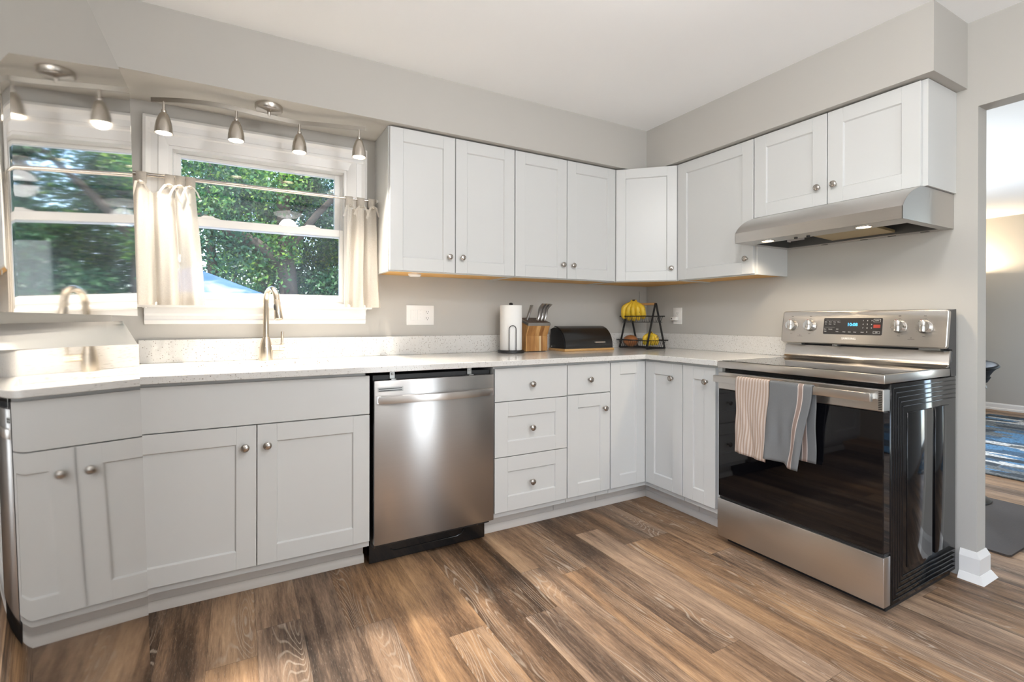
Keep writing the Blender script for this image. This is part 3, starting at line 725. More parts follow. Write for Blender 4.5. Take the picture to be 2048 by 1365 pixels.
# ------------------------------------------------------------------ refrigerator (leans back a little on its feet)
FT = 0.03
r = thing('refrigerator', 'tall glossy stainless refrigerator with freezer drawer below, seen edge-on', 'refrigerator', (-2.967, -1.70, 0.0225), rot=(0, -FT, 0))
FM = FR[r.name] @ Matrix.Translation((0, 1.70, 0))   # local: front plane x=0, y stays world y
Y0, Y1 = -2.118, -1.255
def door_profile():
    # plan of a door: flat middle, softly rounded vertical edges
    out = []
    ew, ed = 0.075, 0.016
    for i in range(13):
        a = PI / 2 * i / 12
        out.append((-ed * (1 - math.sin(a)) , Y0 + ew * (1 - math.cos(a))))
    out += [(0, Y0 + ew + 0.002), (0, Y0 + ew + 0.02), (0, Y1 - 0.04), (0, Y1 - 0.014)]
    for i in range(9):
        a = PI / 2 * (1 - i / 8); out.append((-0.006 * (1 - math.sin(a)), Y1 - 0.012 * (1 - math.cos(a))))
    return out
pf = door_profile()
pl = pf + [(-0.055, Y1), (-0.055, Y0)]
b = MB(FM); b.prism(pl, 'z', 1.110, 1.700 - .0225); b.build('refrigerator_door', M_fridge, r, smooth=30)
# freezer drawer: front with a slanting recessed grip along its top
b = MB(FM)
n = len(pf); zt0 = 1.0975; vs = []; fs = []
def lip(y): return 1.070 - 0.032 * (y - Y0) / (Y1 - Y0)
for x, y in pf: vs += [(x, y, 0.09), (x, y, lip(y))]
fs = [(2 * i, 2 * i + 2, 2 * i + 3, 2 * i + 1) for i in range(n - 1)]
vs += [(-0.055, Y0, 0.09), (-0.055, Y0, lip(Y0)), (-0.055, Y1, 0.09), (-0.055, Y1, lip(Y1))]; q = 2 * n; e_ = 2 * (n - 1)
fs += [(0, 1, q + 1, q), (e_, e_ + 1, q + 3, q + 2), [2 * i + 1 for i in range(n)] + [q + 3, q + 1], [2 * i for i in range(n)] + [q + 2, q], (q, q + 1, q + 3, q + 2)]
b.add(vs, fs); fz = b.build('freezer_drawer', M_fridge, r, smooth=14)
b = MB(FM); vs = []
for x, y in pf: vs += [(x - 0.002, y, lip(y) - .001), (x - 0.030, y, zt0)]
fs = [(2 * i, 2 * i + 2, 2 * i + 3, 2 * i + 1) for i in range(n - 1)]
vs += [(-0.052, Y0, lip(Y0)), (-0.052, Y0, zt0), (-0.052, Y1, lip(Y1)), (-0.052, Y1, zt0)]
fs += [(0, 1, q + 1, q), (e_, e_ + 1, q + 3, q + 2), [2 * i + 1 for i in range(n)] + [q + 3, q + 1]]
b.add(vs, fs); b.build('recessed_grip', simple('grip_metal', (0.55, 0.53, 0.51), 0.38, 1.0), fz, smooth=14)
b = MB(FM); b.box(-0.735, -0.062, Y0 + .004, Y1 - .004, 0.03, 1.672, 0.004); b.build('body', M_fside, r)
b = MB(FM); b.box(-0.062, -0.052, Y0 + .012, Y1 - .012, 0.10, 1.66); b.build('gasket', M_zinc, r, smooth=0)
b = MB(FM); b.box(-0.70, -0.05, Y0 + .02, Y1 - .02, 0.012, 0.085); b.build('kick_grille', M_matteblack, r, smooth=0)
for yy in (Y0 + .08, Y1 - .08):
    b = MB(FM); b.lathe([(0.02, -0.0205), (0.02, -0.012), (0.008, -0.01), (0.008, 0.02)], Matrix.Translation((-0.10, yy, 0)), n=16); b.build('foot', M_matteblack, r)
    b = MB(FM); b.lathe([(0.02, -0.0005), (0.02, 0.01), (0.008, 0.014), (0.008, 0.03)], Matrix.Translation((-0.70, yy, 0)), n=16); b.build('foot', M_matteblack, r)

# ------------------------------------------------------------------ stove
SY0, SY1 = -1.894, -1.159
XFc = -0.6565
r = thing('stove', 'freestanding stainless electric stove with black glass oven door and knobs on the backguard', 'stove', (-0.33, -1.526, 0))
b = MB()
b.box(-0.602, -0.028, SY0 + .002, SY1 - .002, 0.03, 0.880, 0.002)
ys = SY0 + .002
xl, xr, zl, zh = -0.600, -0.035, 0.035, 0.875
for k in range(5):    # embossed ribs round the side panel
    o = 0.012 + k * 0.019; rr = 0.0028
    b.tube([(xl + o, ys, zl + o), (xl + o, ys, zh - o)], rr, 8)
    b.tube([(xl + o, ys, zl + o), (xr, ys, zl + o)], rr, 8)
    b.tube([(xl + o, ys, zh - o), (xr, ys, zh - o)], rr, 8)
b.box(-0.478, -0.262, ys - .004, ys + .002, 0.150, 0.762, 0.002); b.box(-0.232, -0.10, ys - .004, ys + .002, 0.150, 0.762, 0.002)
b.build('body', M_enamel, r, smooth=50)
b = MB(); b.box(-0.60, -0.03, SY0 + .02, SY1 - .02, 0.0, 0.03); b.build('base', M_matteblack, r, smooth=0)
# cooktop
b = MB(); b.box(XFc, -0.09, SY0, SY1, 0.8835, 0.9175, 0.003, seg=2)
b.build('cooktop_rim', M_steel_y, r)
b = MB(); b.box(XFc + .020, -0.115, SY0 + .012, SY1 - .012, 0.9165, 0.9195, 0.001); b.build('cooktop_glass', M_blackglass, r)
# oven door
b = MB(); b.box(XFc + .002, -0.606, SY0 + .004, SY1 - .004, 0.238, 0.777, 0.003); door = b.build('oven_door', M_blackglass, r)
b = MB(); b.box(XFc, -0.606, SY0 + .004, SY1 - .004, 0.7775, 0.862, 0.003)
b.build('door_band', M_steel_y, door)
b = MB()
for k in range(11):
    z = 0.785 + k * 0.0066
    b.box(XFc - .0006, XFc + .0010, SY0 + .009, SY0 + .021, z, z + .0035)
b.build('vent_slot', M_matteblack, door, smooth=0)
b = MB(); b.box(-0.718, -0.700, SY0 + .020, SY1 - .020, 0.818, 0.851, 0.003, seg=2)
for yy in (SY0 + .032, SY1 - .062): b.box(-0.702, XFc + .001, yy, yy + .030, 0.823, 0.846, 0.002)
b.build('door_handle', M_steel_y, door)
# warming drawer
b = MB(); b.box(XFc, -0.606, SY0 + .001, SY1 - .001, 0.036, 0.226, 0.003, seg=2); b.build('storage_drawer', M_steel_y, r)
b = MB(); b.box(-0.645, -0.606, SY0 + .006, SY1 - .006, 0.2265, 0.237); b.build('drawer_gap', M_matteblack, r, smooth=0)
# backguard: riser, overhanging control panel, dark end caps
b = MB(); pr = [(-0.128, 0.9195), (-0.112, 0.923), (-0.100, 0.932), (-0.094, 0.945), (-0.085, 0.990), (-0.080, 0.992), (-0.060, 0.992), (-0.060, 0.9195)]
b.prism(pr, 'y', SY0 + .004, SY1 - .004); b.build('riser', M_steel_y, r, smooth=30)
TL = math.atan2(0.027, 0.170)
PO = Vector((-0.127, (SY0 + SY1) / 2, 1.003))
# panel frame: u along -y, w up the tilted face, n out of the face
uu = Vector((0, -1, 0)); ww = Vector((math.sin(TL), 0, math.cos(TL))); nn = Vector((-math.cos(TL), 0, math.sin(TL)))
PM = Matrix(((uu.x, ww.x, nn.x, PO.x), (uu.y, ww.y, nn.y, PO.y), (uu.z, ww.z, nn.z, PO.z), (0, 0, 0, 1)))
hw, hh = 0.3675, 0.172
b = MB(PM); b.prism(rrect(-hw, hw, 0, hh, 0.012), 'z', -0.022, 0.0)
cp = b.build('control_panel', M_steel_y, r, smooth=30)
cpb = cp.modifiers.new('edge', 'BEVEL'); cpb.width = 0.004; cpb.segments = 3; cpb.limit_method = 'ANGLE'; cpb.angle_limit = math.radians(60)
b = MB(); b.prism([(-0.104, 1.000), (-0.080, 1.170), (-0.029, 1.174), (-0.029, 0.881), (-0.078, 0.881), (-0.088, 0.921), (-0.072, 0.945), (-0.064, 0.990), (-0.068, 0.998)], 'y', SY0 + .001, SY1 - .001); b.build('backguard_housing', M_darkgrey, r, smooth=0)
for a, c in ((-0.340, -0.262), (-0.105, -0.080), (0.262, 0.340)):
    b = MB(); b.box(PO.x + .017, PO.x + .05, PO.y - c, PO.y - a, 0.992, 1.003); b.build('panel_bracket', M_zinc, r, smooth=0)
def pu(y): return PO.y - y
# display
b = MB(PM); b.prism(rrect(pu(-1.381), pu(-1.648), 0.050, 0.134, 0.006), 'z', -0.001, 0.0012); dsp = b.build('display', M_display, cp, smooth=20)
def TX(mb, s, y, z, size, mi=0, **k): mb.text(s, size, Matrix.Translation((pu(y), z, 0.0014)), mi, **k)
b = MB(PM); TX(b, '10:08', -1.5175, 0.100, 0.0215, bold=0.0006); b.build('clock', M_clock, dsp, smooth=0)
b = MB(PM)
for i, c in enumerate('123456789'):
    TX(b, c, -1.5655 - (i % 3) * 0.0185, 0.121 - (i // 3) * 0.0185, 0.0085)
TX(b, 'Clock', -1.5640, 0.063, 0.0058); TX(b, '0', -1.5840, 0.0645, 0.0085)
for s, y, z in (('Bake', -1.392, .1135), ('Broil', -1.413, .1135), ('Conv', -1.434, .1135), ('Warm', -1.454, .1135), ('Air', -1.392, .1025), ('Roast', -1.413, .1025), ('Self', -1.434, .1025), ('Start', -1.390, .076), ('Favorite', -1.416, .076), ('Light', -1.392, .065), ('Lock', -1.449, .077), ('Temp', -1.449, .064), ('Timer', -1.482, .063), ('Cook', -1.507, .063), ('Delay', -1.531, .063)):
    TX(b, s, y, z, 0.0056)
b.box(pu(-1.392), pu(-1.460), 0.1235, 0.1239, .0012, .0015)
b.box(pu(-1.3855), pu(-1.437), 0.0855, 0.0858, .0012, .0015)
for a, c, z0_, z1_ in ((-1.6105, -1.6395, 0.114, 0.128), (-1.6105, -1.6395, 0.058, 0.069)):
    for e2 in ((a, c, z0_, z0_ + .0008), (a, c, z1_ - .0008, z1_), (a, a - .0008, z0_, z1_), (c + .0008, c, z0_, z1_)): b.box(pu(e2[0]), pu(e2[1]), e2[2], e2[3], .0012, .0016)
TX(b, 'START', -1.625, 0.121, 0.0058); TX(b, 'OFF', -1.625, 0.0635, 0.0055)
b.build('panel_markings', M_print, dsp, smooth=0)
b = MB(PM); b.prism(rrect(pu(-1.6105), pu(-1.6395), 0.085, 0.101, 0.002), 'z', .0012, .0016); b.build('cancel_key', M_red, dsp, smooth=0)
b = MB(PM); b.text('SAMSUNG', 0.0145, Matrix.Translation((pu(-1.505), 0.0295, 0.0004)), bold=0.0002); b.build('maker_mark', M_print_m, cp, smooth=0)
for ky in (-1.214, -1.311, -1.715, -1.811):
    b = MB(PM)
    for k in range(10):
        a = math.radians(-125 + k * 250 / 9) + PI / 2
        b.lathe([(0.0011, 0), (0, 0.0003)], Matrix.Translation((pu(ky) + 0.035 * math.cos(a), 0.093 + 0.035 * math.sin(a), 0.0002)), n=6)
    b.text('OFF', 0.0062, Matrix.Translation((pu(ky), 0.129, 0.0002))); 
    b.box(pu(ky) - .005, pu(ky) + .005, 0.142, 0.1452, 0.0001, .0005); b.text('Med', 0.0058, Matrix.Translation((pu(ky), 0.050, 0.0002)))
    b.build('dial_markings', M_print_d, cp, smooth=0)
for ky in (-1.262, -1.764):
    b = MB(PM); b.lathe([(0.002, 0), (0, 0.0004)], Matrix.Translation((pu(ky), 0.042, 0.0002)), n=10); b.box(pu(ky) - .013, pu(ky) + .013, 0.0345, 0.0358, 0.0001, .0004)
    b.build('indicator_mark', M_print_d, cp, smooth=0)
for ky in (-1.214, -1.311, -1.715, -1.811):
    b = MB(PM @ Matrix.Translation((pu(ky), 0.093, 0)) @ Matrix.Diagonal((1.14, 1.14, 1.0, 1.0)))
    b.lathe([(0.0262, 0.0), (0.0262, 0.003), (0.0245, 0.006), (0.0235, 0.020), (0.0215, 0.0235), (0.0, 0.024)], n=32)
    b.box(-0.0062, 0.0062, -0.0225, 0.0225, 0.021, 0.034, 0.002, seg=2)
    kb = b.build('burner_knob', M_chrome, r, smooth=40)
    b = MB(PM @ Matrix.Translation((pu(ky) - 0.015, 0.1235, 0))); b.lathe([(0.0030, 0), (0.0030, .0006), (0, .0008)], n=14); b.build('knob_dot', M_red, kb)

# tea towels over the oven handle
def uv_cloth(name, label, group, material, prof, y0, y1, wob, thick=0.0035, nu=40):
    """cloth hanging over the bar; prof = list of (x,z) down the front and behind"""
    L = [0.0]
    for p, q in zip(prof, prof[1:]): L.append(L[-1] + math.hypot(q[0] - p[0], q[1] - p[1]))
    def at(v):
        s = v * L[-1]
        for i in range(len(prof) - 1):
            if s <= L[i + 1] + 1e-9:
                tt = (s - L[i]) / (L[i + 1] - L[i]); return prof[i][0] + (prof[i + 1][0] - prof[i][0]) * tt, prof[i][1] + (prof[i + 1][1] - prof[i][1]) * tt
        return prof[-1]
    nv = 60
    b = MB(); b.grid(lambda u, v: wob(u, v, *at(v)), nu, nv)
    me = b.build(name, material, smooth=60)
    uvl = me.data.uv_layers.new(name='cloth')
    co = [(i / nu, j / nv) for j in range(nv + 1) for i in range(nu + 1)]
    for lp in me.data.loops: uvl.data[lp.index].uv = co[lp.vertex_index]
    so = me.modifiers.new('thickness', 'SOLIDIFY'); so.thickness = thick; so.offset = 0.0
    props(me, label, 'towel', group)
    return me
tan, cream = (0.40, 0.285, 0.225), (0.62, 0.55, 0.49)
M_tw1 = cloth_mat('striped_linen', cream, 0.0, 0.0, (0, [(0.0, tan), (0.40, cream), (0.90, tan)], 1 / 12.0, 0.0), 1300.0)
gy, gl = (0.165, 0.168, 0.170), (0.60, 0.52, 0.48)
M_tw2 = cloth_mat('grey_linen', gy, 0.0, 0.0, (0, [(0.0, gy), (0.685, gl), (0.705, (0.30, 0.22, 0.185)), (0.79, gl), (0.81, gy)], 1.0, 0.0), 1300.0)
M_tw2b = cloth_mat('grey_linen_plain', gy, 0.0, 0.0, None, 1300.0)
bar = [(-0.7215, 0.845), (-0.7195, 0.8525), (-0.7135, 0.8560), (-0.7055, 0.8560), (-0.6985, 0.8525), (-0.6965, 0.845)]
def tw1(u, v, x, z):
    y = -1.313 - u * 0.163
    fr = smoothstep(0.86, 0.5, z)
    x2 = x + (-0.006 if v < .5 else .002) * fr * (1 + math.sin(u * 11 + z * 9) * .7) * (1 if v < .5 else .3)
    y2 = y + fr * (0.012 * (u - .25)) + 0.003 * math.sin(z * 25 + u * 4)
    x2 -= 0.0022 * fr * (math.sin(u * 23 + z * 31) + math.sin(u * 9 - z * 47)) if v < .5 else 0
    z2 = z - (0.012 * u * fr if v < .5 else 0)
    return (x2, y2, z2)
p1 = [(-0.7300, 0.505), (-0.7265, 0.60), (-0.7235, 0.75)] + bar + [(-0.692, 0.75), (-0.680, 0.62), (-0.676, 0.53)]
uv_cloth('tea_towel', 'folded cream towel with tan stripes hanging over the oven handle', 'tea towels', M_tw1, p1, 0, 0, tw1)
def tw2(u, v, x, z):
    y = -1.479 - u * 0.184
    fr = smoothstep(0.86, 0.5, z)
    x2 = x + (-0.010 * fr * (1 + .7 * math.sin(u * 6.5 + 1.2) + .3 * math.sin(u * 17)) if v < .5 else 0)
    y2 = y + fr * (0.010 - 0.0 * u + 0.035 * u * (1 if v < .5 else -.1)) + 0.002 * math.sin(z * 30)
    x2 -= 0.0022 * fr * (math.sin(u * 19 + z * 27) + math.sin(u * 13 - z * 39)) if v < .5 else 0
    z2 = z - (0.018 * smoothstep(.55, .75, u) * fr if v < .5 else 0.0)
    return (x2, y2, z2)
p2 = [(-0.7330, 0.512), (-0.7290, 0.60), (-0.7250, 0.75)] + bar + [(-0.690, 0.75), (-0.683, 0.62), (-0.680, 0.525)]
uv_cloth('tea_towel', 'folded grey towel with one tan and white stripe hanging over the oven handle', 'tea towels', M_tw2, p2, 0, 0, tw2)

# ------------------------------------------------------------------ range hood
HY0, HY1 = -1.873, -1.1215
r = thing('range_hood', 'stainless under-cabinet range hood with curved front above the stove', 'range hood', (-0.235, -1.497, 1.53))
b = MB()
arc = []
for i in range(11):
    t_ = i / 10; arc.append(((1 - t_) ** 2 * -0.47 + 2 * t_ * (1 - t_) * -0.428 + t_ * t_ * -0.30, (1 - t_) ** 2 * 1.583 + 2 * t_ * (1 - t_) * 1.650 + t_ * t_ * 1.6835))
zb = 1.531
outer_ = [(-0.47, zb)] + arc + [(-0.002, 1.6835)]
# front and top skin
b.prism([(-0.47, zb + .0)] + arc + [(-0.30, 1.679)] + [(x + .004, z - .004) for x, z in arc[::-1]] + [(-0.466, zb)], 'y', HY0, HY1)
b.box(-0.302, -0.002, HY0, HY1, 1.679, 1.6835)
# sides
side_poly = [(-0.002, zb)] + [(-0.47, zb)] + arc + [(-0.002, 1.6835)]
b.prism(side_poly, 'y', HY0 - .001, HY0 + .002); b.prism(side_poly, 'y', HY1 - .002, HY1 + .001)
# front underside strip and rims
b.box(-0.469, -0.345, HY0, HY1, zb, zb + .003); b.box(-0.05, -0.002, HY0, HY1, zb, zb + .003); b.box(-0.345, -0.05, HY0, HY0 + .035, zb, zb + .003); b.box(-0.345, -0.05, HY1 - .035, HY1, zb, zb + .003)
b.build('shell', M_steel_y, r, smooth=30)
b = MB(); b.box(-0.345, -0.05, HY0 + .03, HY1 - .03, 1.590, 1.594); b.box(-0.345, -0.343, HY0 + .03, HY1 - .03, zb + .002, 1.592); b.box(-0.052, -0.05, HY0 + .03, HY1 - .03, zb + .002, 1.592); b.box(-0.345, -0.05, HY0 + .033, HY0 + .035, zb + .002, 1.592); b.box(-0.345, -0.05, HY1 - .035, HY1 - .033, zb + .002, 1.592)
b.build('cavity', M_zinc_d, r, smooth=0)
b = MB(); b.add([(-0.335, -1.400, 1.552), (-0.335, -1.680, 1.552), (-0.07, -1.680, 1.540), (-0.07, -1.400, 1.540), (-0.335, -1.400, 1.564), (-0.335, -1.680, 1.564), (-0.07, -1.680, 1.552), (-0.07, -1.400, 1.552)], [(0, 1, 2, 3), (4, 5, 6, 7), (0, 1, 5, 4), (1, 2, 6, 5), (2, 3, 7, 6), (3, 0, 4, 7)]); b.build('grease_filter', M_filter, r, smooth=0)
for yy in (-1.262, -1.703):
    b = MB(); b.lathe([(0.034, 0), (0.034, -0.003), (0.029, -0.004)], Matrix.Translation((-0.405, yy, zb + .001)), n=28, caps=False); rg = b.build('light_ring', M_nickel, r)
    b = MB(); b.lathe([(0.030, 0), (0.022, -0.0025), (0.0, -0.003)], Matrix.Translation((-0.405, yy, zb)), n=24); b.build('lens', M_puck, rg)
    l = lamp('hood_lamp', 'SPOT', (-0.405, yy, zb - .008), 9, (1.0, 0.80, 0.56), (0, 0, 0), spot_size=math.radians(150), spot_blend=0.7, shadow_soft_size=0.025)
for yy in (-1.395, -1.455):
    b = MB(); b.lathe([(0.008, 0), (0.008, -0.006), (0, -0.007)], Matrix.Translation((-0.385, yy, zb)), n=14); b.build('switch', M_matteblack, r)
for xx, yy in ((-0.03, -1.34), (-0.03, -1.53), (-0.03, -1.65), (-0.03, -1.78)):
    b = MB(); b.tube([(xx + .006 * math.cos(a), yy + .016 * math.sin(a), zb - .0005) for a in [2 * PI * k / 16 for k in range(16)]], 0.0022, 6, closed=True); b.build('keyhole_slot', M_zinc_d, r)
b = MB(); b.box(-0.20, -0.199, -1.330, -1.250, 1.545, 1.580); b.box(-0.20, -0.17, -1.24, -1.238, 1.545, 1.59); b.build('sticker', M_label, r, smooth=0)

# ------------------------------------------------------------------ track light over the sink
TP = [(-3.108, -0.172), (-3.0, -0.222), (-2.886, -0.250), (-2.77, -0.246), (-2.65, -0.226), (-2.53, -0.218), (-2.426, -0.244), (-2.32, -0.272), (-2.216, -0.300)]
TZ = 2.083
r = thing('track_light', 'brushed nickel track light with four bell shades on a wavy bar under the soffit', 'light', (-2.65, -0.205, SOF))
def cat(tbl, n=8):
    out = []
    P = [tbl[0]] + tbl + [tbl[-1]]
    for i in range(1, len(P) - 2):
        for k in range(n):
            t_ = k / n; p0, p1, p2, p3 = [Vector(q) for q in P[i - 1:i + 3]]
            out.append(0.5 * ((2 * p1) + (p2 - p0) * t_ + (2 * p0 - 5 * p1 + 4 * p2 - p3) * t_ ** 2 + (3 * p1 - p0 - 3 * p2 + p3) * t_ ** 3))
    out.append(Vector(tbl[-1])); return out
path = cat(TP)
b = MB(); vs = []; fs = []
for i, p in enumerate(path):
    tg = (path[min(i + 1, len(path) - 1)] - path[max(i - 1, 0)]).normalized(); nrm = Vector((-tg.y, tg.x))
    for sx, sz in ((-1, -1), (1, -1), (1, 1), (-1, 1)):
        q = p + nrm * 0.0045 * sx; vs.append((q.x, q.y, TZ + 0.0098 * sz))
N = len(path)
for i in range(N - 1): fs += [(i * 4 + k, i * 4 + (k + 1) % 4, i * 4 + 4 + (k + 1) % 4, i * 4 + 4 + k) for k in range(4)]
fs += [(0, 1, 2, 3), (4 * N - 4, 4 * N - 3, 4 * N - 2, 4 * N - 1)]
b.add(vs, fs); b.build('bar', M_bar, r, smooth=30)
b = MB(); b.lathe([(0.060, SOF - .0005), (0.060, SOF - .018), (0.055, SOF - .026), (0.020, SOF - .030), (0.008, SOF - .032), (0.007, TZ)], Matrix.Translation((-2.65, -0.226, 0)), n=36); b.build('canopy', M_nickel, r)
for hx in (-3.066, -2.790, -2.520, -2.246):
    p = min(path, key=lambda q: abs(q.x - hx))
    T = Matrix.Translation((p.x, p.y, 0))
    b = MB(); b.tube([(p.x, p.y, TZ - .006), (p.x, p.y, 2.036)], 0.0052, 12); b.lathe([(0.009, 2.040), (0.010, 2.034), (0.009, 2.028)], T, n=14); b.build('stem', M_nickel, r)
    b = MB(); pr = [(0.0075, 2.030), (0.016, 2.022), (0.023, 2.005), (0.029, 1.985), (0.033, 1.962), (0.0345, 1.938)]
    b.lathe(pr + [(0.0325, 1.938), (0.031, 1.962), (0.027, 1.985), (0.021, 2.004), (0.006, 2.022)], T, n=30, caps=False); shd = b.build('shade', M_nickel, r, smooth=60)
    b = MB(); b.lathe([(0.0, 1.998), (0.018, 1.990), (0.024, 1.960), (0.026, 1.946), (0.016, 1.941), (0, 1.940)], T, n=20); b.build('bulb', M_bulb, shd, smooth=60)
    lamp('track_lamp', 'SPOT', (p.x, p.y, 1.934), 60, (1.0, 0.90, 0.77), (math.radians(-18), 0, 0), spot_size=math.radians(112), spot_blend=1.0, shadow_soft_size=0.022)

# ceiling dome out of view, and a second one added as fill light
for dx_, dy_, pw_, lab_ in ((-1.85, -2.1, 27, 'round white flush ceiling light nearer the window, mirrored faintly in its glass'), (-2.25, -3.45, 34, 'second flush ceiling light, added unseen as fill, farther from the sink window')):
    r = thing('ceiling_light', lab_, 'light', (dx_, dy_, ZC), 'ceiling lights'); T = Matrix.Translation((dx_, dy_, 0))
    b = MB(); b.lathe([(0.175, ZC - .0005), (0.175, ZC - .03), (0.165, ZC - .035)], T, n=40); b.build('ring', M_nickel, r)
    b = MB(); b.lathe([(0.160, ZC - .03), (0.150, ZC - .055), (0.11, ZC - .075), (0.05, ZC - .085), (0, ZC - .087)], T, n=40); b.build('diffuser', M_dome, r, smooth=60)
    lamp('ceiling_lamp', 'POINT', (dx_, dy_, ZC - 0.20), pw_, (1.0, 0.99, 0.98), shadow_soft_size=0.10)

# ------------------------------------------------------------------ curtain rod and cafe curtains
RZ, RY = 1.780, -0.062
r = thing('curtain_rod', 'thin brushed nickel curtain rod across the sink window', 'curtain rod', (-2.65, RY, RZ))
b = MB(); b.tube([(-3.30, RY, RZ), (-2.335, RY, RZ)], 0.0098, 14); b.build('outer_tube', M_nickel, r)
b = MB(); b.tube([(-2.345, RY, RZ), (-2.104, RY, RZ)], 0.0068, 14); b.build('inner_tube', M_nickel, r)
for xx, x2 in ((-3.30, -3.306), (-2.104, -2.0975)):
    b = MB(); b.tube([(xx, RY, RZ), (x2, RY, RZ)], 0.011, 14); b.build('end_cap', M_plate, r)
b = MB(); b.box(-3.325, -3.300, RY - .012, -0.0005, RZ - .018, RZ + .018, 0.002); b.build('bracket', M_nickel, r)
def curtain(label, xt0, xt1, xb0, xb1, folds, amp, tabs, ztop, seed, sag):
    rnd = random.Random(seed)
    r = thing('cafe_curtain', label, 'curtain', ((xt0 + xt1) / 2, RY, 1.19), 'cafe curtains')
    ph = [rnd.uniform(0, 6) for _ in range(6)]
    def top(u):  # scalloped hem between tabs
        ts = [(t_ - xt0) / (xt1 - xt0) for t_ in tabs]
        d = 0.0
        for a, c in zip(ts, ts[1:]):
            if a <= u <= c: d = sag * math.sin(PI * (u - a) / (c - a)) * (c - a) * 2
        return ztop - d
    def fn(u, v):
        zt = top(u); z = zt + (1.1895 - zt) * v
        x = (xt0 + (xt1 - xt0) * u) * (1 - v) + (xb0 + (xb1 - xb0) * u) * v
        uu_ = u + 0.02 * math.sin(v * 5 + ph[0]) 
        y = RY - 0.012 + amp * (0.75 + 0.5 * v) * math.sin(2 * PI * folds * uu_ + ph[1] + 0.6 * math.sin(v * 3)) + amp * 0.4 * math.sin(2 * PI * folds * 2.3 * u + ph[2] + v * 2)
        x += amp * 0.35 * math.cos(2 * PI * folds * uu_ + ph[3])
        return (x, min(y, -0.034), z)
    b = MB(); b.grid(fn, 70, 50)
    pn = b.build('panel', M_curtain, r, smooth=80)
    b = MB(); b.grid(lambda u, v: tuple(Vector(fn(u, 0.93 + 0.07 * v)) + Vector((0, -0.0018, -0.0005))), 70, 4); b.build('hem', M_curtain, pn, smooth=80)
    for k, tx in enumerate(tabs):
        w_ = 0.019
        u = (tx - xt0) / (xt1 - xt0); p = Vector(fn(min(max(u, 0.0), 1.0), 0))
        b = MB()
        prof = [(p.y - .002, p.z - 0.012), (RY - 0.009, RZ - .035), (RY - 0.0112, RZ), (RY - .0075, RZ + .0098), (RY, RZ + .0122), (RY + .0075, RZ + .0098), (RY + .0112, RZ), (RY + 0.008, RZ - .035), (p.y + .003, p.z - 0.012)]
        nn_ = len(prof)
        vs = [(tx + sx * w_, y, z) for y, z in prof for sx in (-1, 1)]
        b.add(vs, [(2 * i, 2 * i + 1, 2 * i + 3, 2 * i + 2) for i in range(nn_ - 1)])
        o = b.build('tab', M_curtain, r, smooth=60); so = o.modifiers.new('thickness', 'SOLIDIFY'); so.thickness = 0.0015
        # tie bow below the rod
        b = MB()
        for sgn in (-1, 1):
            x2 = tx + sgn * (0.020 + rnd.uniform(0, .012)); zz = p.z - rnd.uniform(.05, .085)
            pts = [Vector((tx, p.y - .008, p.z - .004)), Vector((tx + sgn * .014, p.y - .016, p.z - .006)), Vector((x2, p.y - .014, (p.z + zz) / 2)), Vector((x2 + sgn * .010, p.y - .012, zz))]
            vs = []; 
            for q in pts: vs += [q + Vector((-.0045, 0, 0.002)), q + Vector((.0045, -0.002, -0.002))]
            b.add(vs, [(2 * i, 2 * i + 1, 2 * i + 3, 2 * i + 2) for i in range(3)])
        b.tube([(tx - .009, p.y - .010, p.z - .004), (tx, p.y - .016, p.z - .006), (tx + .009, p.y - .010, p.z - .004)], [0.004, 0.008, 0.004], 8)
        b.build('tie', M_curtain, r, smooth=60)
curtain('cream cafe curtain gathered at the window end beside the refrigerator', -3.180, -2.955, -3.172, -2.915, 2.6, 0.018, (-3.158, -3.052, -3.012, -2.972), 1.742, 3, 0.045)
curtain('cream cafe curtain gathered at the window end beside the wall cabinets', -2.268, -2.108, -2.288, -2.075, 2.4, 0.022, (-2.252, -2.190, -2.130), 1.742, 5, 0.02)

# ------------------------------------------------------------------ wall plates
def plate(name, label, M, x0, x1, z0, z1, gangs, cat='outlet'):
    r = thing(name, label, cat, tuple(M @ Vector(((x0 + x1) / 2, 0, z0))), 'wall plates')
    b = MB(M); b.box(x0, x1, -0.0065, -0.0003, z0, z1, 0.002, seg=2); b.build('cover_plate', M_plate, r)
    zc = (z0 + z1) / 2
    for xc, kind in gangs:
        if kind == 'outlet':
            for dz in (-0.019, 0.019):
                b = MB(M); b.prism(rrect(xc - .0155, xc + .0155, zc + dz - .013, zc + dz + .013, .008), 'y', -0.0078, -0.006); so = b.build('socket', M_plate, r, smooth=30)
                b = MB(M); b.box(xc - .008, xc - .0055, -0.0082, -0.0075, zc + dz - .002, zc + dz + .007); b.box(xc + .0055, xc + .008, -0.0082, -0.0075, zc + dz - .001, zc + dz + .0065)
                b.lathe([(0.0027, 0), (0, .0006)], Matrix.Translation((xc, -0.0077, zc + dz - .0075)) @ Matrix.Rotation(PI / 2, 4, 'X'), n=12); b.build('socket_slots', M_slot, so, smooth=0)
        else:
            b = MB(M); b.box(xc - .0165, xc + .0165, -0.0078, -0.006, zc - .033, zc + .033, 0.001)
            for dz in (-0.03, -0.011, 0.009, 0.028): b.lathe([(0.003, 0), (0.0025, .0012), (0, .0013)], Matrix.Translation((xc, -0.0077, zc + dz)) @ Matrix.Rotation(PI / 2, 4, 'X'), n=10)
            b.build('switch_insert', M_plate, r)
    return r
plate('outlet_plate', 'wide white three-gang plate with one outlet on the wall below the first wall cabinet', RB, -1.915, -1.745, 1.090, 1.208, ((-1.873, 's'), (-1.830, 's'), (-1.787, 'outlet')))
r = thing('blank_plate', 'greige painted blank wall plate in the corner above the bananas', 'wall plate', (-0.04, 0, 1.225), 'wall plates')
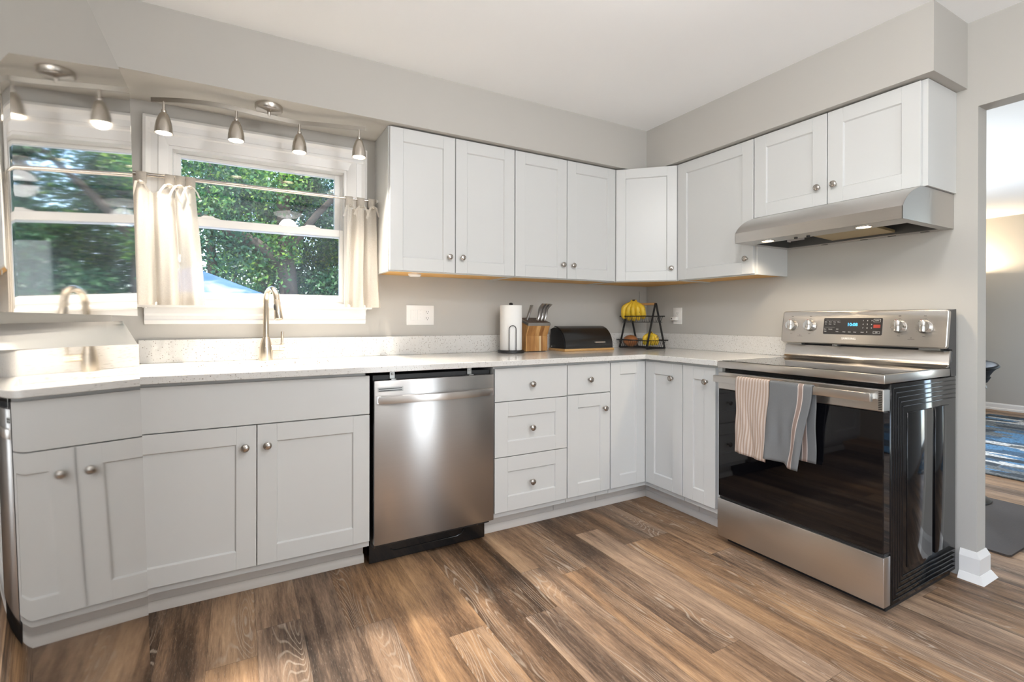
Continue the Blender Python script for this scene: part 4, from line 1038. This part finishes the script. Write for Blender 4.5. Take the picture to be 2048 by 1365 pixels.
b = MB(); b.box(-0.078, -0.004, -0.006, -0.0003, 1.222, 1.342, 0.002, seg=2); b.build('cover_plate', M_wall, r)
b = MB(); b.lathe([(0.003, 0), (0.0025, .001), (0, .0012)], Matrix.Translation((-0.041, -0.006, 1.282)) @ Matrix.Rotation(PI / 2, 4, 'X'), n=10); b.build('screw', M_wall, r)
plate('outlet_plate', 'white single outlet plate on the wall between the fruit basket and the stove', RR, 0.272, 0.350, 1.092, 1.212, ((0.311, 'outlet'),))
r = thing('night_light', 'small white plug-in night light in the lower socket near the fruit basket', 'night light', (-0.0085, -0.295, 1.118), None)
b = MB(RR); b.box(0.270, 0.322, -0.034, -0.0085, 1.120, 1.146, 0.004, seg=2); b.build('case', M_plate, r)
b = MB(RR); b.lathe([(0.005, 0), (0.004, .002), (0, .0025)], Matrix.Translation((0.283, -0.034, 1.134)) @ Matrix.Rotation(PI / 2, 4, 'X'), n=12); b.build('sensor', M_slot, r)

# ------------------------------------------------------------------ things on the worktop
# paper towel
px, py = -1.293, -0.150
r = thing('paper_towel_holder', 'black paper towel holder with round base and looped wire arm', 'paper towel holder', (px, py, HC))
b = MB(); b.lathe([(0.083, HC), (0.084, HC + .004), (0.083, HC + .014), (0.079, HC + .017), (0.0, HC + .017)], Matrix.Translation((px, py, 0)), n=40); b.build('base', M_matteblack, r, smooth=50)
b = MB(); b.tube([(px, py, HC + .016), (px, py, 1.214)], 0.006, 12); b.lathe([(0.006, 1.212), (0.012, 1.217), (0.013, 1.222), (0.008, 1.229), (0, 1.230)], Matrix.Translation((px, py, 0)), n=18); b.build('pole', M_matteblack, r)
vd = Vector((-2.78 - px, -2.81 - py, 0)).normalized(); vd = (Matrix.Rotation(math.radians(8), 3, 'Z') @ vd); rt = Vector((-vd.y, vd.x, 0))
c0 = Vector((px, py, 0)) + vd * 0.0745
pts = [c0 - rt * .0215 + Vector((0, 0, HC + .015)), c0 - rt * .0215 + Vector((0, 0, HC + .12))]
pts += [c0 + rt * (-.0215 * math.cos(a)) + Vector((0, 0, HC + .148 + .0215 * math.sin(a))) for a in [PI * k / 12 for k in range(13)]]
pts += [c0 + rt * .0215 + Vector((0, 0, HC + .12)), c0 + rt * .0215 + Vector((0, 0, HC + .015))]
b = MB(); b.tube(pts, 0.0024, 8); b.build('arm', M_wire, r)
b = MB(); b.lathe([(0.020, HC + .0185), (0.0675, HC + .0185), (0.0685, HC + .021), (0.0685, 1.210), (0.067, 1.2125), (0.021, 1.2125), (0.0195, 1.209), (0.0195, HC + .022)], Matrix.Translation((px, py, 0)), n=48, caps=False)
b.build('paper_towel_roll', M_paper, smooth=50, label='white paper towel roll on the black holder', cat='paper towel')

# knife block
kx0, kx1 = -1.184, -1.022
r = thing('knife_block', 'acacia wood knife block with a grey metal band at its top', 'knife block', ((kx0 + kx1) / 2, -0.10, HC))
b = MB(); b.prism([(-0.148, HC + .004), (-0.148, HC + .102), (-0.180, 1.085), (-0.060, 1.118), (-0.045, HC + .004)], 'x', kx0, kx1); b.build('block', M_acacia, r, smooth=0)
b = MB(); b.box(kx0 - .0002, kx1 + .0002, -0.1505, -0.1475, HC + .004, HC + .102, 0.001); b.build('front_slab', M_acacia, r)
b = MB(); b.box(kx0 + .098, kx0 + .113, -0.1512, -0.1500, HC + .0045, HC + .1012); b.build('pale_strip', M_pale, r, smooth=0)
b = MB(); b.box(kx0 + .008, kx1 - .008, -0.14, -0.052, HC, HC + .0045); b.build('rubber_foot', M_matteblack, r, smooth=0)
KT = math.atan2(1.118 - 1.085, 0.120)
KM = Matrix.Translation(((kx0 + kx1) / 2, -0.180, 1.085)) @ Matrix.Rotation(KT, 4, 'X')
b = MB(KM); b.box(-0.084, 0.084, -0.003, 0.126, 0.0, 0.019, 0.002); b.build('band', M_zinc, r)
b = MB(KM)
b.box(-0.080, 0.080, 0.002, 0.122, 0.0185, 0.0202)
cap = b.build('slot_plate', wood_mat('walnut_cap', [(0.05, 0.025, 0.015), (0.08, 0.045, 0.025), (0.12, 0.07, 0.04)], (40, 10, 10), 0.4), r, smooth=0)
b = MB(KM)
for k in range(9): b.box(-0.070 + k * .0165, -0.067 + k * .0165, 0.030, 0.110, 0.0200, 0.0206)
b.build('slot', M_slot, cap, smooth=0)
def knife(lx, ly, L, curved, label):
    r = thing('kitchen_knife', label, 'knife', tuple(KM @ Vector((lx, ly, 0.02))), 'knives in the block')
    b = MB(KM)
    n = 12; vs = []; fs = []
    lean = 0.35
    for i in range(n + 1):
        s_ = i / n
        z = 0.0206 + L * s_
        y = ly - lean * L * 0.0 + (0.012 * math.sin(s_ * PI) if curved else 0) - (0.010 * s_ ** 2 if curved else 0)
        x = lx + 0.022 * s_ * L / .1 + (0.006 * math.sin(s_ * 2 * PI) if curved else 0)
        hw_ = 0.0085 + .002 * s_; hd = 0.010 + 0.004 * (s_ ** 2) + (0.003 if curved else 0) * (1 - math.sin(s_ * PI))
        for a in range(8):
            an = 2 * PI * a / 8 + PI / 8; vs.append((x + hw_ * math.cos(an), y + hd * math.sin(an), z))
    for i in range(n): fs += [(i * 8 + k, i * 8 + (k + 1) % 8, i * 8 + 8 + (k + 1) % 8, i * 8 + 8 + k) for k in range(8)]
    fs += [list(range(8)), [n * 8 + k for k in range(8)]]
    b.add(vs, fs); b.build('handle', M_steel_z, r, smooth=50)
    b = MB(KM); b.box(lx - .0015, lx + .0015, ly - .010, ly + .010, 0.0204, 0.0225); b.build('bolster', M_chrome, r)
knife(-0.061, 0.060, 0.098, False, 'straight steel-handled knife standing alone at the paper-towel side of the block')
knife(0.018, 0.060, 0.112, True, 'curved steel knife handle, nearest the lone straight one in its row of three')
knife(0.042, 0.057, 0.112, True, 'curved steel knife handle, middle one of the three standing together')
knife(0.066, 0.054, 0.112, True, 'curved steel knife handle at the bread-box side of the block')

# bread box
bx0, bx1, by0, by1 = -0.940, -0.537, -0.225, -0.052
r = thing('bread_box', 'black roll-top bread box on a bamboo base board', 'bread box', ((bx0 + bx1) / 2, -0.14, HC))
b = MB(); b.box(bx0 - .004, bx1 + .004, by0 - .012, by1 + .008, HC, HC + .016, 0.003, seg=2); b.build('base_board', M_bamboo, r)
def bread_prof(o=0.0):
    pts = [(by0 + o, HC + .0165), (by0 + o, HC + .030)]
    for i in range(13):
        a = PI / 2 * i / 12; pts.append((-0.095 - (0.130 - o) * math.cos(a), HC + .034 + (0.130 - o) * math.sin(a)))
    pts += [(by1 - o * .3, HC + .164 - o - .012), (by1 - o * .3, HC + .0165)]
    return pts
M_bread = simple('black_satin_metal', (0.011, 0.011, 0.012), 0.26, spec=0.6)
b = MB(); b.prism(bread_prof(0.010), 'x', bx0 + .006, bx1 - .006); b.build('case', M_matteblack, r, smooth=30)
po, pi_ = bread_prof(0.0), bread_prof(0.006)
poly = po[:-2] + pi_[:-2][::-1]
b = MB(); b.prism(poly, 'x', bx0 + .010, bx1); b.build('roll_lid', M_bread, r, smooth=30)
b = MB(); hx, hz = -0.655, HC + .056
yy = -0.095 - 0.130 * math.cos(math.asin((hz - HC - .034) / .130))
b.box(hx - .042, hx + .042, yy - .018, yy - .011, hz - .0045, hz + .0045, 0.001); b.box(hx - .038, hx - .032, yy - .012, yy + .004, hz - .003, hz + .003); b.box(hx + .032, hx + .038, yy - .012, yy + .004, hz - .003, hz + .003); b.build('handle', M_steel_x, r)
b = MB(); b.tube([(bx0 + .010, -0.080, HC + .028), (bx0 - .001, -0.080, HC + .028)], 0.004, 10); b.build('hinge_pin', M_chrome, r)

# two-tier fruit basket, its A-frames square to the walls
cx, cy = -0.235, -0.190
r = thing('fruit_basket', 'black two-tier A-frame wire fruit basket with a wooden carrying handle', 'basket', (cx, cy, HC))
def tray(z, hx_, hy_, dep, ins):
    b = MB()
    b.tube([(cx + sx * hx_, cy + sy * hy_, z) for sx, sy in ((-1, -1), (1, -1), (1, 1), (-1, 1))], 0.0042, 6, closed=True)
    lo = [(cx + sx * (hx_ - ins), cy + sy * (hy_ - ins), z - dep) for sx, sy in ((-1, -1), (1, -1), (1, 1), (-1, 1))]
    b.tube(lo, 0.0026, 6, closed=True)
    ny, nx = 15, 10
    for k in range(1, ny):
        f = -1 + 2 * k / ny
        b.tube([(cx - hx_, cy + f * hy_, z), (cx - hx_ + ins, cy + f * (hy_ - ins), z - dep), (cx + hx_ - ins, cy + f * (hy_ - ins), z - dep), (cx + hx_, cy + f * hy_, z)], 0.0013, 5)
    for k in range(1, nx):
        f = -1 + 2 * k / nx
        b.tube([(cx + f * hx_, cy - hy_, z), (cx + f * (hx_ - ins), cy - hy_ + ins, z - dep)], 0.0013, 5)
        b.tube([(cx + f * hx_, cy + hy_, z), (cx + f * (hx_ - ins), cy + hy_ - ins, z - dep)], 0.0013, 5)
    b.build('wire_tray', M_wire, r)
tray(HC + .062, 0.100, 0.152, 0.052, 0.014)
tray(HC + .232, 0.080, 0.140, 0.042, 0.012)
zA = HC + .322
for yy in (cy - 0.135, cy + 0.135):
    b = MB()
    for sx in (-1, 1):
        f = Vector((cx + sx * 0.088, yy, HC + .004)); a_ = Vector((cx + sx * .003, yy, zA))
        d_ = (a_ - f).normalized(); n_ = Vector((0, 1, 0)); s2 = d_.cross(n_)
        vs = [p_ + n_ * sy * .003 + s2 * s3 * .0065 for p_ in (f, a_) for sy, s3 in ((-1, -1), (1, -1), (1, 1), (-1, 1))]
        b.add(vs, [(0, 1, 2, 3), (4, 5, 6, 7), (0, 1, 5, 4), (1, 2, 6, 5), (2, 3, 7, 6), (3, 0, 4, 7)])
    b.tube([(cx - .088, yy, HC + .0045), (cx + .088, yy, HC + .0045)], 0.004, 6)
    b.build('side_frame', M_wire, r)
b = MB(); b.tube([(cx, cy - .133, zA - .004), (cx, cy + .133, zA - .004)], 0.009, 14); b.build('handle', M_handlewood, r)

def banana_mat(name, spots):
    m, nt, bb = mat(name)
    gg = nd(nt, 'NewGeometry'); nz = nd(nt, 'TexNoise', Scale=14.0, Detail=2.0); lk(nt, gg.outputs['Position'], nz.inputs['Vector'])
    rp = ramp(nt, [(0.3, (0.42, 0.36, 0.03)), (0.5, (0.72, 0.47, 0.03)), (0.8, (0.80, 0.56, 0.06))], nz.outputs[0])
    n2 = nd(nt, 'TexNoise', Scale=spots, Detail=3.0); lk(nt, gg.outputs['Position'], n2.inputs['Vector'])
    mx = nd(nt, 'Mix', data_type='RGBA'); lk(nt, rp.outputs[0], mx.inputs[6]); mx.inputs[7].default_value = (0.10, 0.045, 0.012, 1)
    lk(nt, mth(nt, 'MINIMUM', mth(nt, 'MULTIPLY', mth(nt, 'MAXIMUM', mth(nt, 'SUBTRACT', n2.outputs[0], 0.60 if spots > 60 else 0.66), 0), 14.0), 0.85), mx.inputs[0])
    lk(nt, mx.outputs[2], bb.inputs['Base Color']); bb.inputs['Roughness'].default_value = 0.45
    return m
M_ban, M_ban2 = banana_mat('ripe_banana', 40.0), banana_mat('spotted_banana', 70.0)
M_stem = simple('banana_stem', (0.075, 0.045, 0.018), 0.6, var=0.3)
def bananas(name, label, top, n, L, rad, spread_dir, material, drop, seed):
    """a hand of bananas hanging down from its crown at `top`, tips resting in the tray"""
    r = thing(name, label, 'bananas', tuple(Vector(top) - Vector((0, 0, drop))), 'banana bunches')
    rnd = random.Random(seed); top = Vector(top)
    sd = Vector(spread_dir).normalized(); od = Vector((-sd.y, sd.x, 0))
    if od.dot(Vector((-1, -1, 0))) < 0: od = -od
    b = MB(); b.tube([top + Vector((0, 0, .006)), top + Vector((0, 0, -.002)), top + Vector((0, 0, -.02))], [rad * .55, rad * .75, rad * .5], 10); b.build('crown', M_stem, r)
    for k in range(n):
        f = k - (n - 1) / 2
        pts = []; rs = []
        for i in range(17):
            s_ = i / 16
            gap = rad * (0.45 + 1.30 * smoothstep(0.05, 0.45, s_) - 0.25 * smoothstep(0.7, 1.0, s_))
            bow_ = math.sin(PI * min(1, s_ * 0.92 + 0.06)) - 0.19
            drop_k = drop * (1 - 0.05 * abs(f) + (0.02 if k % 2 else 0))
            pos = top + Vector((0, 0, -drop_k * s_)) + od * (L * 0.30 * bow_ * (1 - 0.10 * abs(f))) + sd * (gap * f + L * 0.10 * s_ * s_ * f * 0.4)
            pts.append(pos)
            rs.append(rad * interp([(0, 0.34), (0.10, 0.42), (0.24, 0.88), (0.40, 1.0), (0.86, 1.0), (0.94, 0.80), (0.98, 0.45), (1.0, 0.25)], s_))
        b = MB(); b.tube(pts, rs, 9); b.build('banana', material, r, smooth=45)
bananas('banana_bunch', 'large bunch of ripe yellow bananas in the upper basket tier', (cx - .020, cy - .010 + .07, HC + .3475), 5, 0.16, 0.0185, (0.62, -0.78, 0), M_ban, 0.150, 1)
bananas('banana_bunch', 'small bunch of brown-spotted bananas in the lower basket tier', (cx + .030, cy - .055, HC + .118), 4, 0.085, 0.0150, (0.75, -0.66, 0), M_ban2, 0.098, 2)
M_yam = wood_mat('onion_skin', [(0.20, 0.065, 0.02), (0.34, 0.13, 0.045), (0.46, 0.20, 0.08)], (30, 30, 9), 0.4)
b = MB(); T = Matrix.Translation((cx - .055, cy + .055, HC + .0125)) @ Matrix.Diagonal((0.9, 1.15, 1, 1))
b.lathe([(0.0, 0.0), (0.020, 0.002), (0.040, 0.014), (0.051, 0.034), (0.052, 0.048), (0.044, 0.066), (0.028, 0.078), (0.012, 0.083), (0.0, 0.084)], T, n=28)
b.build('squash', M_yam, smooth=60, label='round reddish brown squash in the lower basket tier', cat='vegetable')

# ------------------------------------------------------------------ dining room seen through the doorway
def rug_mat():
    m, nt, bb = mat('blue_rug_weave')
    gg = nd(nt, 'NewGeometry'); mp = nd(nt, 'Mapping'); mp.inputs['Scale'].default_value = (9.0, 2.6, 1.0); lk(nt, gg.outputs['Position'], mp.inputs['Vector'])
    vo = nd(nt, 'TexVoronoi', Scale=1.0, Randomness=1.0, distance='CHEBYCHEV'); lk(nt, mp.outputs[0], vo.inputs['Vector'])
    sp_ = nd(nt, 'SeparateColor'); lk(nt, vo.outputs['Color'], sp_.inputs[0])
    rp = ramp(nt, [(0.0, (0.035, 0.045, 0.055)), (0.22, (0.05, 0.10, 0.16)), (0.42, (0.08, 0.20, 0.34)), (0.62, (0.13, 0.14, 0.14)), (0.86, (0.55, 0.55, 0.52))], sp_.outputs[0]); rp.color_ramp.interpolation = 'CONSTANT'
    nz = nd(nt, 'TexNoise', Scale=60.0, Detail=4.0); lk(nt, gg.outputs['Position'], nz.inputs['Vector'])
    mx = nd(nt, 'Mix', data_type='RGBA', blend_type='MULTIPLY'); mx.inputs[0].default_value = 1.0; lk(nt, rp.outputs[0], mx.inputs[6])
    wr = ramp(nt, [(0.3, (0.35, 0.35, 0.35)), (0.7, (1.25, 1.25, 1.25))], nz.outputs[0]); lk(nt, wr.outputs[0], mx.inputs[7])
    lk(nt, mx.outputs[2], bb.inputs['Base Color']); bb.inputs['Roughness'].default_value = 0.95
    return m
b = MB(); b.box(1.99, 5.05, -3.6, -0.5, 0.001, 0.012, 0.003); b.build('area_rug', rug_mat(), label='blue and grey patterned area rug on the dining room floor beyond the doorway', cat='rug')
b = MB(); b.prism(rrect(0.412, 1.348, -1.948, -0.75, 0.02), 'z', 0.001, 0.010); b.build('floor_mat', simple('brown_foam_mat', (0.045, 0.034, 0.028), 0.7, bump=0.4, bscale=120, var=0.15), label='dark brown rectangular mat on the floor beyond the doorway', cat='mat')
sx_, sy_ = 1.20, -1.440
M_stool = simple('black_stool_vinyl', (0.008, 0.008, 0.009), 0.55, spec=0.25)
r = thing('bar_stool', 'black swivel bar stool mostly hidden behind the door post', 'stool', (sx_, sy_, 0.010))
b = MB(); b.lathe([(0.200, 0.0105), (0.205, 0.014), (0.19, 0.024), (0.10, 0.038), (0.045, 0.05), (0.034, 0.07)], Matrix.Translation((sx_, sy_, 0)), n=40); b.build('base', M_black, r, smooth=50)
b = MB(); b.tube([(sx_, sy_, 0.06), (sx_, sy_, 0.45)], 0.030, 20); b.tube([(sx_, sy_, 0.45), (sx_, sy_, 0.70)], 0.022, 20); b.build('column', M_matteblack, r)
b = MB(); b.lathe([(0.05, 0.695), (0.13, 0.712), (0.185, 0.745), (0.20, 0.775), (0.19, 0.782), (0.11, 0.765), (0, 0.76)], Matrix.Translation((sx_, sy_, 0)), n=36); b.build('seat', M_stool, r, smooth=60)
b = MB()
def back(u, v):
    a = math.radians(-150 + 300 * u) ; rr_ = 0.185 + 0.055 * v
    return (sx_ - rr_ * math.cos(a) * -1, sy_ + rr_ * math.sin(a), 0.765 + (0.095 * v) * (0.75 + .25 * math.cos(a)) + .012 * math.sin(PI * v))
b.grid(back, 40, 8); o = b.build('backrest', M_stool, r, smooth=70); so = o.modifiers.new('thickness', 'SOLIDIFY'); so.thickness = 0.018
b = MB(); b.tube([(sx_, sy_ - .02, 0.715), (sx_ - .02, sy_ - .14, 0.712), (sx_ - .02, sy_ - .192, 0.722)], [0.006, .006, .010], 8); b.build('lever', M_matteblack, r)
# torchiere out of sight beside the far wall
tx_, ty_ = 5.28, -0.16
r = thing('floor_lamp', 'black torchiere lamp washing the far wall, hidden behind the door post', 'lamp', (tx_, ty_, 0))
b = MB(); b.lathe([(0.13, 0), (0.13, .02), (0.02, .035)], Matrix.Translation((tx_, ty_, 0)), n=28); b.build('base', M_matteblack, r)
b = MB(); b.tube([(tx_, ty_, .03), (tx_, ty_, 1.66)], 0.012, 12); b.build('pole', M_matteblack, r)
b = MB(); b.lathe([(0.03, 1.655), (0.08, 1.675), (0.125, 1.72), (0.135, 1.745), (0.130, 1.745), (0.12, 1.722), (0.078, 1.68), (0.02, 1.662)], Matrix.Translation((tx_, ty_, 0)), n=32, caps=False); b.build('lamp_shade', M_matteblack, r, smooth=60)
lamp('torchiere_lamp', 'POINT', (tx_, ty_, 1.735), 34, (1.0, 0.80, 0.55), shadow_soft_size=0.03)

# ------------------------------------------------------------------ garden outside the sink window
M_bark = simple('tree_bark', (0.045, 0.036, 0.028), 0.9, bump=0.6, bscale=30, var=0.3)
M_leafA = leaf_mat('sunlit_leaves', (0.012, 0.060, 0.022), (0.045, 0.16, 0.045), (0.24, 0.38, 0.05))
M_leafB = leaf_mat('deep_green_leaves', (0.006, 0.032, 0.022), (0.016, 0.075, 0.042), (0.08, 0.20, 0.06))
M_leafC = leaf_mat('blue_green_leaves', (0.006, 0.034, 0.030), (0.016, 0.075, 0.060), (0.06, 0.16, 0.11))
b = MB(); b.box(-7, 4, 0.4, 4.8, -1.20, -1.19); b.build('ground_bounce', simple('pale_bounce', (0.72, 0.70, 0.67), 0.9, var=0.1), kind='structure', smooth=0)  # unseen pale slab added to bounce sunlight up through the window
b = MB(); b.box(-16, 16, 0.4, 24, -1.25, -1.2); b.build('ground_lawn', simple('lawn', (0.05, 0.12, 0.03), 0.95, var=0.4), kind='structure', smooth=0)
rng = np.random.default_rng(5)
def leaves(name, material, parent, centres, radii, n, size):
    c = np.array(centres)[rng.integers(0, len(centres), n)]; idx = rng.integers(0, len(centres), n)
    c = np.array(centres)[idx]; rad = np.array(radii)[idx][:, None]
    d = rng.normal(size=(n, 3)); d /= np.linalg.norm(d, axis=1)[:, None]
    p = c + d * rad * rng.uniform(0.35, 1.0, (n, 1)) * np.array([1, 1, 0.8])
    a = rng.normal(size=(n, 3)); a /= np.linalg.norm(a, axis=1)[:, None]
    q = np.cross(a, rng.normal(size=(n, 3))); q /= np.linalg.norm(q, axis=1)[:, None]
    s = size * rng.uniform(0.6, 1.3, (n, 1))
    V = np.stack([p - a * s, p + q * s * .55, p + a * s, p - q * s * .55], 1).reshape(-1, 3)
    loc = np.array(FR[parent.name].translation); V = V - loc
    me = bpy.data.meshes.new(name); me.vertices.add(4 * n); me.vertices.foreach_set('co', V.ravel())
    me.loops.add(4 * n); me.loops.foreach_set('vertex_index', np.arange(4 * n)); me.polygons.add(n)
    me.polygons.foreach_set('loop_start', np.arange(0, 4 * n, 4)); me.materials.append(material); me.update(calc_edges=True)
    o = bpy.data.objects.new(name, me); COL.objects.link(o); o.parent = parent
    return o
def tree(label, x, y, h, trunk_r, limbs, centres, radii, n, size, material):
    r = thing('tree', label, 'tree', (x, y, -1.2), 'trees outside the window')
    b = MB(); b.tube([(x, y, -1.25), (x + .05, y, h * .3), (x - .05, y, h * .65), (x + .03, y, h)], [trunk_r, trunk_r * .85, trunk_r * .6, trunk_r * .25], 12)
    for L_, lr in limbs: b.tube(L_, [lr * (1 - .6 * i / (len(L_) - 1)) for i in range(len(L_))], 8)
    b.build('trunk', M_bark, r, smooth=60)
    leaves('foliage', material, r, centres, radii, n, size)
def crown(x, y, z0, z1, R, k):
    cs = []; rs = []
    for _ in range(k):
        cs.append((x + rng.uniform(-R, R), y + rng.uniform(-R, R) * .8, rng.uniform(z0, z1))); rs.append(rng.uniform(0.35, 0.75))
    return cs, rs
cs, rs = crown(-1.5, 6.2, 0.9, 4.6, 1.5, 34)
tree('tree with a thick slanting limb seen through the lower pane', -2.08, 6.0, 4.6, 0.17, [([(-2.08, 6.0, 1.75), (-2.2, 5.9, 2.06), (-2.55, 5.8, 2.32), (-3.0, 5.7, 2.50), (-3.5, 5.6, 2.75)], 0.13), ([(-2.08, 6, 2.2), (-1.6, 6.1, 2.9), (-1.0, 6, 3.6)], .08)], cs, rs, 24000, 0.036, M_leafB)
cs, rs = crown(-3.4, 6.6, 1.3, 4.2, 1.3, 26)
tree('bright sunlit tree with forked slim trunks behind the window curtain end', -3.15, 6.8, 4.4, 0.10, [([(-3.1, 6.8, .6), (-2.85, 6.7, 1.6), (-2.7, 6.6, 2.6)], 0.06), ([(-3.15, 6.8, 1.2), (-3.5, 6.8, 2.1), (-3.7, 6.7, 3)], .05)], cs, rs, 22000, 0.035, M_leafA)
cs, rs = crown(-2.3, 7.5, 2.4, 5.4, 1.9, 34)
tree('tall light green tree filling the upper pane', -2.3, 8.2, 5.4, 0.16, [([(-2.3, 8.2, 2.0), (-2.9, 7.9, 3.2), (-3.4, 7.6, 4.2)], .07), ([(-2.3, 8.2, 2.4), (-1.6, 7.9, 3.4), (-1.2, 7.7, 4.4)], .07)], cs, rs, 26000, 0.036, M_leafA)
cs, rs = crown(-0.35, 7.4, 0.0, 4.8, 1.3, 34)
tree('dark blue-green tree just past the slanting-limb tree, mirrored in the refrigerator', -0.4, 7.6, 4.8, 0.18, [([(-.4, 7.6, 1.2), (-.9, 7.4, 2.2)], .07)], cs, rs, 24000, 0.042, M_leafC)
cs, rs = crown(1.6, 7.6, 0.0, 5.0, 1.5, 34)
tree('dense dark tree mirrored in the refrigerator door', 1.6, 7.8, 5.0, 0.20, [([(1.6, 7.8, 1.2), (1.1, 7.6, 2.4)], .08)], cs, rs, 24000, 0.042, M_leafC)
cs, rs = crown(0.8, 9.4, 0.2, 5.8, 1.7, 44)
tree('tall dark tree between the two blue-green ones mirrored in the refrigerator', 0.8, 9.6, 5.8, 0.2, [], cs, rs, 26000, 0.046, M_leafC)
cs, rs = crown(-5.6, 8.5, 0.0, 4.6, 1.6, 26)
tree('pale green tree at the fence beyond the blue canopy', -5.4, 8.6, 4.6, 0.15, [], cs, rs, 6000, 0.065, M_leafA)
for i, (x, y, R, lab, mt) in enumerate(((-3.8, 11.5, 2.2, 'distant rounded tree behind the bright sunlit one', M_leafB), (-0.6, 11.8, 2.2, 'distant dark tree between the slanting-limb tree and the blue-green one', M_leafC), (3.2, 11.5, 2.2, 'distant tree at the end of the row mirrored in the refrigerator', M_leafB))):
    cs, rs = crown(x, y, -0.6, 3.9, R, 34); rs = [q * 1.35 for q in rs]
    tree(lab, x, y, 4.0, 0.2, [], cs, rs, 15000, 0.062, mt)
# blue canopy tent
tx_, ty_, tz_ = -3.27, 4.40, 1.77
r = thing('canopy_tent', 'blue pop-up canopy tent outside the window', 'tent', (tx_, ty_, -1.2))
M_tarp, nt_, b_ = mat('sun_streaked_tarp')
g_ = nd(nt_, 'NewGeometry'); mp_ = nd(nt_, 'Mapping'); mp_.inputs['Scale'].default_value = (3.2, 3.2, 1.0); lk(nt_, g_.outputs['Position'], mp_.inputs['Vector'])
nz_ = nd(nt_, 'TexNoise', Scale=1.0, Detail=2.0, Distortion=0.6); lk(nt_, mp_.outputs[0], nz_.inputs['Vector'])
lk(nt_, ramp(nt_, [(0.42, (0.018, 0.060, 0.20)), (0.56, (0.035, 0.085, 0.22)), (0.70, (0.15, 0.18, 0.23))], nz_.outputs[0]).outputs[0], b_.inputs['Base Color']); b_.inputs['Roughness'].default_value = 0.6  # paler streaks put sun reflection into the blue fabric colour
hw_ = 1.395; ze = 1.13
b = MB(); cn = [(tx_ - hw_, ty_ - hw_, ze), (tx_ + hw_, ty_ - hw_, ze), (tx_ + hw_, ty_ + hw_, ze), (tx_ - hw_, ty_ + hw_, ze)]
b.add(cn + [(tx_, ty_, tz_)] + [(x, y, z - .22) for x, y, z in cn], [(0, 1, 4), (1, 2, 4), (2, 3, 4), (3, 0, 4), (0, 1, 6, 5), (1, 2, 7, 6), (2, 3, 8, 7), (3, 0, 5, 8)])
o = b.build('roof', M_tarp, r, smooth=0); so = o.modifiers.new('thickness', 'SOLIDIFY'); so.thickness = 0.006
for x, y, z in cn:
    b = MB(); b.tube([(x, y, -1.189), (x, y, ze - .02)], 0.02, 8); b.build('pole', M_plate, r)
